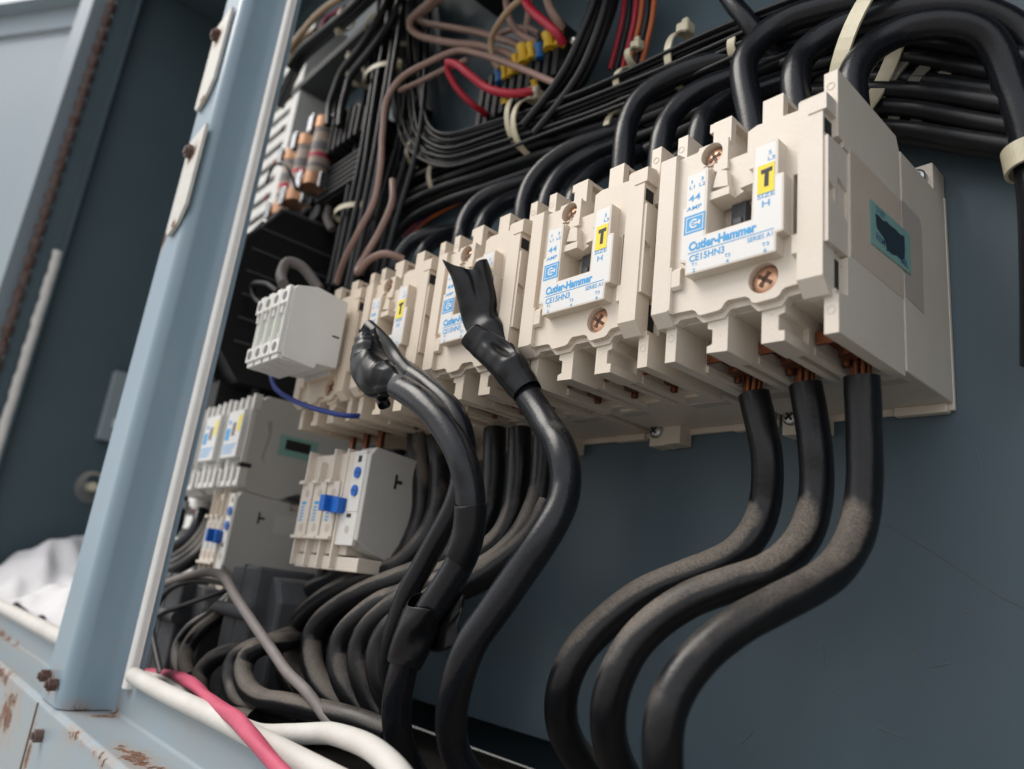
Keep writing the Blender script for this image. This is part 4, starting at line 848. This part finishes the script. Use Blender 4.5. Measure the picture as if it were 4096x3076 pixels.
# ================================================================== TORN TAPE
def tape_loft(name, reg, rings, label, m=TAPE, open_end=True, seed=1, wr=.10, endfun=None, parent=None, cat='tape', thick=True, n=44, sub=6, dent=None):
    """rings: (px,py,y, half-width px, flatness 0-1): flattened sleeve whose wide side faces the viewer"""
    rnd = random.Random(seed); C = [R(reg, r[0], r[1], y=r[2]) for r in rings]; s_ = REG[reg][2]
    HW = [r[3]*s_*(C[i]-CAM).dot(fwd)/F for i, r in enumerate(rings)]; FL = [r[4] for r in rings]
    path = []; N_ = (len(C)-1)*sub
    dense = spline(C, 1.0)
    # resample parametric values
    def at(t):
        i = min(int(t), len(C)-2); f_ = t-i; h = f_*f_*(3-2*f_)
        c = C[i].lerp(C[i+1], f_); 
        if 0 < i < len(C)-2 or True:
            p_ = [C[max(i-1,0)], C[i], C[i+1], C[min(i+2,len(C)-1)]]
            c = .5*((2*p_[1])+(p_[2]-p_[0])*f_+(2*p_[0]-5*p_[1]+4*p_[2]-p_[3])*f_**2+(3*p_[1]-p_[0]-3*p_[2]+p_[3])*f_**3)
        return c, HW[i]*(1-h)+HW[i+1]*h, FL[i]*(1-h)+FL[i+1]*h
    ks = [(rnd.uniform(.5,1.5), rnd.randint(1,3), rnd.uniform(0,6), rnd.uniform(.4,1)) for _ in range(5)]
    vs = []; M_ = N_+1
    for i in range(M_):
        t = i/sub; c, hw, fl_ = at(min(t, len(C)-1-1e-6)); c2, _, _ = at(min(t+.2, len(C)-1-1e-6)); c1, _, _ = at(max(t-.2, 0))
        T = (c2-c1).normalized(); V = (CAM-c).normalized(); V = (V-T*V.dot(T)).normalized(); A = T.cross(V)
        for k in range(n):
            a = 2*math.pi*k/n
            wsum = sum(q[3]*math.sin(q[0]*t*1.7+q[1]*a+q[2]) for q in ks)/3
            ca, sa = math.cos(a), math.sin(a)
            sq = lambda v: math.copysign(abs(v)**.8, v)
            p = c+A*hw*ca*(1+wr*.4*wsum)+V*hw*fl_*sq(sa)*(1+wr*3.0*wsum)
            if endfun: p = p+T*endfun(i/(M_-1), a)*hw
            if dent: p = p+V*dent(i/(M_-1), a)*hw
            vs.append(p)
    mb = MB(); mb.add(vs, [(i*n+k, i*n+(k+1) % n, (i+1)*n+(k+1) % n, (i+1)*n+k) for i in range(M_-1) for k in range(n)], True)
    o = mb.build(name, m, origin=C[0])
    sm = o.modifiers.new('thickness', 'SOLIDIFY'); sm.thickness = .35*S; sm.offset = -1
    ss = o.modifiers.new('smooth', 'SUBSURF'); ss.levels = 1; ss.render_levels = 1
    if label: tag(o, label, cat)
    return o
# sleeve on the third-contactor cable (region 3 pixels)
def endB(t, a):      # long torn point on the left, a dip, a low lobe on the right
    if t < .6: return 0
    q = (t-.6)/.4; u = math.cos(a)
    return q*q*(.85*max(0, -u)**2.2-.10*max(0, u)-.22*math.exp(-((u-.1)/.3)**2))
def dentB(t, a):
    q = max(0, (t-.35)/.65); u = math.cos(a); sgn = math.sin(a)
    v = -.34*q*math.exp(-((u-.08)/(.16+.32*q))**2)*(1 if sgn > 0 else .5) + .10*q*math.exp(-((u-.55)/.2)**2)
    if sgn > 0: v += .15*q*math.exp(-((abs(u-.08)-.28*q-.06)/.09)**2)
    v += .10*math.exp(-((t-.30)/.05)**2)*(1+u) - .10*math.exp(-((t-.42)/.06)**2)*max(0,u)
    return v
def dentA(t, a):
    u = math.cos(a); return (-.5*math.exp(-((t-.52)/.16)**2)*math.exp(-((u-.55)/.35)**2)+.14*math.exp(-((t-.33)/.05)**2)*max(0,u+.3)) if math.sin(a) > 0 else 0
tape_loft('tape_sleeve', 3, [(810,1280,3,120,.85),(725,1150,1,124,.75),(630,1010,-2,148,.6),(562,870,-4,152,.5),(540,740,-6,162,.46),(515,620,-8,166,.48),(490,520,-10,170,.46),(458,445,-12,172,.42)],
          'torn black tape sleeve with a long pointed tip, standing in front of the third contactor', endfun=endB, dent=dentB, seed=3, wr=.035)
tape_loft('tape_sleeve', 3, [(960,1500,1,126,1.0),(885,1400,0,142,.97),(820,1310,-2,154,.92),(755,1235,-4,150,.85),(680,1165,-6,144,.78),(600,1105,-8,132,.72),(535,1058,-10,118,.72),(478,1012,-12,108,.75)],
          'open-mouthed black tape sleeve at the foot of the pointed one', dent=dentA, seed=8, wr=.03)
# crumpled wad on the fourth-contactor cable (region 4 pixels)
def tri(x): x = (x/(2*math.pi)) % 1; return 4*abs(x-.5)-1
def dentC(t, a):
    e_ = min(1, t*4)*(1 if math.sin(a) > 0 else .4)
    return e_*(.16*tri(2*a+t*4.5+.6)-.12*tri(3*a-t*6+1.5)+.09*tri(a+t*17))
tape_loft('tape_wrap', 4, [(1075,1145,-27,70,.9),(1010,1110,-27,92,.8),(940,1085,-28,140,.72),(865,1060,-29,182,.62),(805,985,-30,178,.6),(780,895,-30,158,.56),(770,810,-31,132,.5),(770,740,-31,100,.45),(772,690,-31,72,.4),(776,650,-31,58,.34)],
          'crumpled wad of black tape on the cut cable end before the fourth contactor', seed=12, wr=.03, dent=dentC, endfun=lambda t, a: (0 if t < .8 else (t-.8)*1.6*math.sin(3*a+1)), sub=8, n=56)
tape_loft('tape_sleeve', 4, [(1130,1040,-9,72,.95),(1060,965,-10,68,.94),(990,870,-11,60,.9),(920,775,-13,60,.9),(850,700,-15,58,.9),(775,632,-16,58,.9)],
          'narrow open tube of black tape behind the crumpled wad', seed=5, wr=.02)
tape_loft('tape_sleeve', 4, [(850,1130,-24,56,.8),(880,1210,-24,54,.9),(908,1290,-24,54,.9)], 'short open tube of black tape poking out below the wad', seed=6, wr=.02)
for (pts_, lb_) in (([(700,660),(738,672),(758,700),(735,735),(700,722)], 'upper ragged scrap of tape sticking out of the crumpled wad'), ([(682,728),(722,726),(738,752),(716,782),(690,776)], 'lower ragged scrap of tape sticking out of the crumpled wad')):
    q_ = [R(4, a_[0], a_[1], y=-33+(k_ % 2)*2) for k_, a_ in enumerate(pts_)]; mb = MB(); mb.add(q_, [tuple(range(len(q_)))]); o = mb.build('tape_scrap', TAPE, origin=q_[0]); m_ = o.modifiers.new('t', 'SOLIDIFY'); m_.thickness = .4*S; tag(o, lb_, 'tape')
# cut face of the cable end: thick insulation round the core
c0 = R('P2', 238, -184, y=-28); c1 = R('P2', 336, -122, y=-28); ax_ = (c0-c1).normalized()
mb = MB(); n_ = 28; uu = ax_.orthogonal().normalized(); vv_ = ax_.cross(uu)
def ringpts(r, o_): return [c0+ax_*o_+(uu*math.cos(2*math.pi*k/n_)+vv_*math.sin(2*math.pi*k/n_))*r for k in range(n_)]
mb.add(ringpts(5.75, .3)+ringpts(4.2, .5), [(k, (k+1) % n_, n_+(k+1) % n_, n_+k) for k in range(n_)]); mb.add(ringpts(5.75, .3)+ringpts(5.72, -4), [(k, (k+1) % n_, n_+(k+1) % n_, n_+k) for k in range(n_)], True)
q = mb.build('cut_rim', mat('cut_rubber', (.045,.045,.05), .7)); cc_ = [o for o in bpy.data.objects if o.get('label', '').startswith('cut black cable in front of the fourth')][0]
q.parent = cc_; q.location = -cc_.location
# bands lower on the cables (region P2 pixels)
tape_loft('tape_band', 'P2', [(583,385,-21.5,80,1.0),(578,470,-20.5,79,1.0),(562,560,-19.5,82,1.0),(530,648,-19,82,1.0)], 'band of black tape with bubbles on the upper straight of the cut cable', seed=21, wr=.035, endfun=lambda t, a: .12*math.sin(2*a+t*3))
tape_loft('tape_band', 'P2', [(372,868,-19,92,1.0),(335,960,-19,100,.98),(300,1050,-19.5,98,.98),(268,1130,-19,86,1.0)], 'loose wrap of black tape low on the cut cable', seed=25, wr=.06, endfun=lambda t, a: .25*math.sin(a*2+1)*(1 if t > .8 or t < .2 else 0))
# loose flap of that wrap
mb = MB(); pts = [(505,798),(562,810),(548,880),(520,935),(524,1000),(528,1068),(455,1085),(420,1102),(375,1095),(380,1010),(470,920)]
fl_ = [R('P2', p[0], p[1], y=-14+(i % 3)*1.6) for i, p in enumerate(pts)]; cc = sum(fl_, Vector())/len(fl_)+Vector((0,-2,0))
mb.add(fl_+[cc], [(i, (i+1) % len(fl_), len(fl_)) for i in range(len(fl_))], True)
o = mb.build('tape_flap', TAPE, origin=cc); m_ = o.modifiers.new('s', 'SUBSURF'); m_.levels = 2; m_.render_levels = 2; m_ = o.modifiers.new('t', 'SOLIDIFY'); m_.thickness = .4*S
tag(o, 'loose flap of black tape hanging behind the low wrap', 'tape')

# ================================================================== BLACK TRANSFORMERS at the bottom
def trafo(name, x0, x1, y0, y1, z0, z1, label):
    root = empty(name, ((x0+x1)/2, (y0+y1)/2, z0)); tag(root, label, 'transformer')
    b = MB(); b.prism([(x0, z0), (x1, z0), (x1, z1-14), (x1-9, z1), (x0+12, z1), (x0, z1-16)], y0, y1); loc(b, 'body', TRAFO, root, 2.5)
    b = MB(); w_ = (x1-x0); b.box(x0+w_*.22, x1-w_*.22, y0-9, y1+4, z0, z1+5); b.cyl((x0+w_*.16, y0-11, z1-22), 4, w_*.7, 'x', 12); loc(b, 'coil_cover', TRAFO, root, 2)
    b = MB(); b.box(x0+w_*.49, x0+w_*.51, y0-9.6, y0-5, z0+4, z1+5.4); b.box(x0-6, x1+6, y0-12, y1, z0, z0+6); loc(b, 'seam', TRAFO, root, .5)
trafo('control_transformer', -330, -262, 8, 70, -196, -106, 'black cast transformer with a ribbed cover between the lower relays')
trafo('control_transformer', -460, -360, 4, 70, -196, -118, 'black boxed transformer just right of the post, plain grey side')

# ================================================================== SILL, POST, DOORS
rA, rB = R('L', 560, 1490, y=-80), R('L', 440, 1440, y=-80)
rust_sill = [((-262,-82,-188),(40,10,9)), ((-225,-82,-188),(36,10,8)), ((-300,-60,-187),(14,22,4)), ((-306,-52,-187),(8,14,9)), ((-345,-80,-215),(9,8,50)), ((-352,-80,-250),(14,8,70)), ((-420,-80,-205),(40,8,30)),((-470,-80,-190),(80,10,12)), ((-210,-70,-187),(60,14,3)), ((-250,-80,-240),(60,6,30)), ((-700,-50,-187),(300,14,10))]
PAINTS = mat('weathered_blue_paint', (.25,.325,.375), .38, (.33,.30,.26), 13, .55, .1, 500, rust=rust_sill, dust=.12)
PAINTP = mat('post_blue_paint', (.225,.31,.375), .30, (.20,.285,.345), 14, .6, .06, 600, rust=[((-313,-64,-187),(10,18,9)), ((-340,-80,-176),(14,5,14)), ((-300,-50,-187),(10,8,6)), ((-352,-79,100),(8,3,16)), ((-354,-79,205),(8,3,14))], dust=.05)
sill = empty('cabinet_sill', (-300, -65, -187)); tag(sill, 'light blue painted steel sill with rust patches along the bottom of the cabinet', 'cabinet frame')
b = MB().prism([(-80, -420), (-80, -189), (-77.5, -186.5), (-52.5, -186.5), (-51.5, -185.5), (-51.5, -167), (-46, -167), (-46, -169), (-49.5, -169), (-49.5, -188.5), (-77, -188.5), (-78, -190), (-78, -420)], -1300, 330, 'x')
loc(b, 'folded_plate', PAINTS, sill, .8)
b = MB().box(-353.5, -351.5, -80.5, -79, -420, -189, 0); loc(b, 'joint', mat('dark_joint', (.10,.06,.04), .8), sill)
for (px, py) in ((300,1085), (345,1140), (262,1455)):
    c = R('L', px, py, y=-80); o = MB().cyl((c.x, -84, c.z), 3.6, 4.2, 'y', 6, smooth=False); o.cyl((c.x, -85.4, c.z), 1.9, 2, 'y', 10)
    tag(o.build('rusty_bolt', RUSTM, None, .5, origin=tuple(c)), {1085:'upper rusty bolt at the foot of the post', 1140:'second rusty bolt, just right of the upper one', 1455:'lowest rusty bolt on the sill front'}[py], 'bolt', 'rusty bolts below the post')
gk = MB(); tube_mb([(-286, -54, -164), (-240, -54, -164.5), (-160, -54, -163.5), (0, -54, -164), (330, -54, -164)], 8.4, 14, 6, gk)
tag(gk.build('door_seal', WHITER, None, origin=(-286,-54,-164)), 'thick white rubber door seal along the top of the sill, right of the post', 'door seal')
gk = tube_mb([(-1010, -54, -164), (-800, -54, -164), (-560, -54, -164), (-380, -54, -164)], 11, 12, 12)
tag(gk.build('door_seal', WHITER, None, origin=(-380,-54,-164)), 'white rubber door seal on the sill left of the post', 'door seal')
post = empty('cabinet_post', (-330, -60, -186)); tag(post, 'pale blue painted steel post dividing the cabinet opening', 'cabinet frame')
def corner(cx, cy, r, a0, a1, n=9): return [(cx+r*math.cos(math.radians(a0+(a1-a0)*i/n)), cy+r*math.sin(math.radians(a0+(a1-a0)*i/n))) for i in range(n+1)]
b = MB().prism([(-357, -46)]+corner(-353.5, -75.5, 3.5, 180, 270)+corner(-321, -71, 8, 270, 360)+[(-313.2, -66), (-313.7, -61), (-313.7, -57), (-313.1, -53)]+[(-311, -50.3), (-292, -50), (-292, -47), (-312, -47), (-312.5, -44)], -186, 620, 'z')
for f__ in (): pass
po = loc(b, 'folded_section', PAINTP, post, .5)
for p_ in po.data.polygons: p_.use_smooth = abs(p_.normal.z) < .5
im_ = po.modifiers.new('wn', 'WEIGHTED_NORMAL')
gk = MB().prism([(-299, -50.2), (-299, -53), (-297.6, -55), (-292.2, -55.6), (-290.6, -54.2), (-290.4, -50.2)], -172, 620, 'z'); gk.prism([(-300.4, -50.1), (-300.4, -51.4), (-290.2, -51.4), (-290.2, -50.1)], -172, 620, 'z'); tag(gk.build('door_seal', SEALW, None, .8, origin=(-297.5,-54,-172)), 'long white rubber door seal running up the post edge', 'door seal')
for (px, py, nm) in ((460, 128, 'upper'), (401, 388, 'lower')):
    c = R('D', px, py, y=-82); r_ = empty('hinge_plate', tuple(c)); tag(r_, f'{nm} cream hinge plate with rusty bolt on the post', 'hinge plate', 'hinge plates on the post')
    o = MB().prism([(-14, 34), (13, 38), (13, -22), (5, -33), (-10, -38), (-14, -34)], 0, 2.4).build('plate', mat(f'cream_paint_{nm}', (.60,.60,.56), .5, (.52,.47,.40), 120, .5, rust=[((c.x, c.y, c.z+20), (14,6,14)), ((c.x, c.y, c.z-32), (14,6,5))]), r_, .4)
    MB().cyl((-4, -3.2, 22), 5, 3.4, 'y', 6, smooth=False).cyl((-4, -4.6, 22), 2.8, 2, 'y', 10).build('bolt', RUSTM, r_, .6)
# left bay: side wall, jamb, open door, hinge
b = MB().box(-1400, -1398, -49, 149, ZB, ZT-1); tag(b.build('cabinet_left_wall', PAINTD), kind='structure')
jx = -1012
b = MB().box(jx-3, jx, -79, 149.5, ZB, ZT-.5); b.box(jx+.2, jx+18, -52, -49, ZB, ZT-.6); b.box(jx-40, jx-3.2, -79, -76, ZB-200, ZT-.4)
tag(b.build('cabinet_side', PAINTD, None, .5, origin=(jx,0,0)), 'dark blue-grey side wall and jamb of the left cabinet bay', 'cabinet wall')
dirv = Vector((-.85, -.527, 0)).normalized(); nrm = Vector((dirv.y, -dirv.x, 0))      # nrm points towards the viewer side
if nrm.dot(CAM-Vector((jx,-80,0))) < 0: nrm = -nrm
hp = Vector((jx-6, -84, 0))
def dbox(mb, a0, a1, n0, n1, z0, z1):
    vs = [hp+dirv*a+nrm*n_+Vector((0,0,z)) for z in (z0, z1) for a, n_ in ((a0,n0),(a1,n0),(a1,n1),(a0,n1))]
    mb.add(vs, [(0,3,2,1),(4,5,6,7),(0,1,5,4),(1,2,6,5),(2,3,7,6),(3,0,4,7)])
door = empty('cabinet_door', tuple(hp+Vector((0,0,-150)))); tag(door, 'open pale blue-grey cabinet door at the far left under the sky', 'door')
ZD = 706
b = MB(); dbox(b, 2, 620, -2, 0, -180, ZD); dbox(b, 2, 4, 0, 26, -180, ZD-.3); dbox(b, 4.2, 620, 0, 24, ZD-2.2, ZD-.2); dbox(b, 4.3, 30, 22, 24, -179, ZD-2.5); loc(b, 'panel', mat('door_paint', (.30,.36,.40), .35, (.33,.39,.43), 3, .6), door, .8)
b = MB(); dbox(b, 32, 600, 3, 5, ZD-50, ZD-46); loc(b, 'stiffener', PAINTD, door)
hg = MB(); z = -175; i = 0
while z < ZD:
    c = Vector((jx+2, -84, z)); hg.cyl((c.x, c.y, c.z), 7.2 if i % 2 else 4.0, 12, 'z', 10, 3.6 if i % 2 else 6.6); z += 12.5; i += 1
tag(hg.build('piano_hinge', RUSTM, None, origin=(jx,-84,-175)), 'long rusty knuckled hinge beside the open door', 'hinge')
gk = tube_mb([(jx+12, -56, -170), (jx+11, -56, 60), (jx+12, -56, 285)], 13, 10, 10, rfun=lambda t, a: 1+.12*math.sin(t*140)+.1*math.sin(t*61+a)); tag(gk.build('door_seal', WHITER, None, origin=(jx+12,-56,-170)), 'frayed white door seal on the far left jamb, its upper half missing', 'door seal')
o = empty('junction_box', (-990, 40, 30)); tag(o, 'small grey metal box on the dark side wall of the left bay', 'box')
c = R('D', 246, 880, x=jx+3); b = MB().box(0, 16, -14, 34, -50, 50).build('casing', mat('grey_box', (.22,.26,.28), .5), o, 2); MB().box(16, 16.6, 0, 14, -30, -18).build('label', PAPER, o); o.location = c*S
c = R('D', 193, 1052, x=jx+3); o = empty('wire_coil', tuple(c)); tag(o, 'round coil of thin clear wire hung on a knob on the dark side wall', 'coil')
mb = MB()
for i in range(6):
    r_ = 17-i*1.5; tube_mb([(8+i*1.5, r_*math.cos(t)*1.1, r_*1.25*math.sin(t)+i) for t in [k*math.pi/12 for k in range(25)]], .8, 6, 8, mb)
mb.build('loops', mat('clear_wire', (.40,.36,.32), .4), o); MB().cyl((0, 0, 0), 6, 20, 'x', 16).build('knob', NYLON, o, 2)

cab = empty('electrical_cabinet', (-300, -50, -197)); tag(cab, 'weathered blue-grey steel electrical cabinet with white door seals and rusty bolts', 'cabinet')
for o in list(bpy.data.objects):
    if o.parent is None and o.name.split('.')[0] in ('cabinet_sill', 'cabinet_post', 'cabinet_side', 'cabinet_door', 'piano_hinge', 'door_seal', 'hinge_plate', 'rusty_bolt'):
        o.parent = cab; o.matrix_parent_inverse = Matrix.Translation(-cab.location)
        for k_ in ('category', 'group'):
            if k_ in o: del o[k_]
        o.name = o.name.replace('cabinet_', '')
# ================================================================== CLOTH, LOOSE WIRES ON THE SILL
mb = MB(); NX, NY = 44, 26; vs = []
A_, B_ = Vector((-700, -38, -170)), Vector((-960, 60, -60))
for j in range(NY+1):
    for i in range(NX+1):
        u_, v_ = i/NX, j/NY; x = -985+u_*500; y_ = -36+v_*120
        ridge = 58*math.exp(-((u_-.06)/.16)**2)+28*math.exp(-((u_-.62)/.25)**2)
        z = -172+ridge*(.3+.7*math.sin(min(1, v_*1.6)*math.pi*.6))+30*v_+3.5*math.sin(u_*27+v_*9)+1.8*math.sin(u_*43-v_*17)+1.5*math.sin(v_*30+u_*13)
        vs.append((x+6*math.sin(v_*21), y_, z))
mb.add(vs, [(j*(NX+1)+i, j*(NX+1)+i+1, (j+1)*(NX+1)+i+1, (j+1)*(NX+1)+i) for j in range(NY) for i in range(NX)], True)
o = mb.build('white_cloth', CLOTH, origin=(-735, 0, -172)); s_ = o.modifiers.new('s', 'SOLIDIFY'); s_.thickness = .002
tag(o, 'crumpled white cloth lying in the bottom of the left bay', 'cloth')
cable('white_cable', PX('L', [(700,1020,10),(830,1080,-5),(960,1110,-18),(1090,1170,-30),(1180,1260,-38),(1300,1310,-42),(1430,1370,-44),(1600,1440,-44),(1780,1445,-42),(2000,1440,-42)])+PX('D', [(720,1585,-44),(800,1615,-48),(860,1670,-54),(900,1740,-60)]), 7.6, WHITER, 'white cable snaking along the sill and over the bottom edge', 'cable', None, 16)
cable('white_cable', PX('L', [(880,1050,20),(980,1095,0),(1080,1130,-20),(1140,1220,-32),(1200,1300,-40)]), 7, WHITER, 'short white cable end twisted beside the long white cable', 'cable', None, 14)
cable('pink_wire', PX('L', [(830,1050,10),(960,1070,-8),(1080,1085,-26),(1180,1130,-40),(1270,1210,-48),(1370,1290,-54),(1460,1350,-58),(1540,1450,-62),(1620,1540,-64),(1720,1650,-66),(1850,1790,-68)]), 5.6, PINKW, 'flat pink wire twisting over the white cable on the sill', 'wire', None, 12, 3, .12)
cable('yellow_wire', PX('L', [(1420,1440,-40),(1520,1530,-44),(1620,1620,-46),(1700,1700,-46)]), 5, YELW, 'yellow wire peeping out under the white cable', 'wire', None, 10)
cable('grey_wire', PX('P1', [(130,1010,-10),(230,975,-12),(330,945,-14),(420,938,-18),(470,960,-20),(530,1060,-20),(610,1180,-18),(700,1310,-16),(770,1410,-16),(860,1500,-16),(920,1580,-14),(980,1661,-12),(1060,1760,-8)]), 5.2, GREYW, 'grey-brown wire bent over and falling diagonally to the sill', 'wire', None, 12)
cable('black_wire', PX('P1', [(480,990,-6),(400,975,-8),(300,980,-10),(210,1020,-14),(150,1100,-16),(130,1200,-18),(150,1330,-18),(170,1420,-18)]), 3.8, WIREB, 'thin black wire looping beside the post foot', 'wire', None, 10)
cable('black_wire', PX('P1', [(510,1010,0),(400,1050,-4),(260,1100,-8),(160,1140,-12),(90,1170,-14)]), 3.2, WIREB, 'thin straight black wire crossing behind the loop', 'wire', None, 10)
cable('grey_wire', PX('L', [(290,660,0),(320,610,0),(370,590,0),(420,585,4),(470,590,8)]), 5, GREYW, 'grey wire end curling out at the cloth left of the post', 'wire', None, 10)
cable('red_wire', PX('L', [(270,700,0),(320,690,0),(380,690,4),(460,700,8)]), 7, REDW, 'red wire end lying at the cloth left of the post', 'wire', None, 10)

bpy.context.view_layer.update()
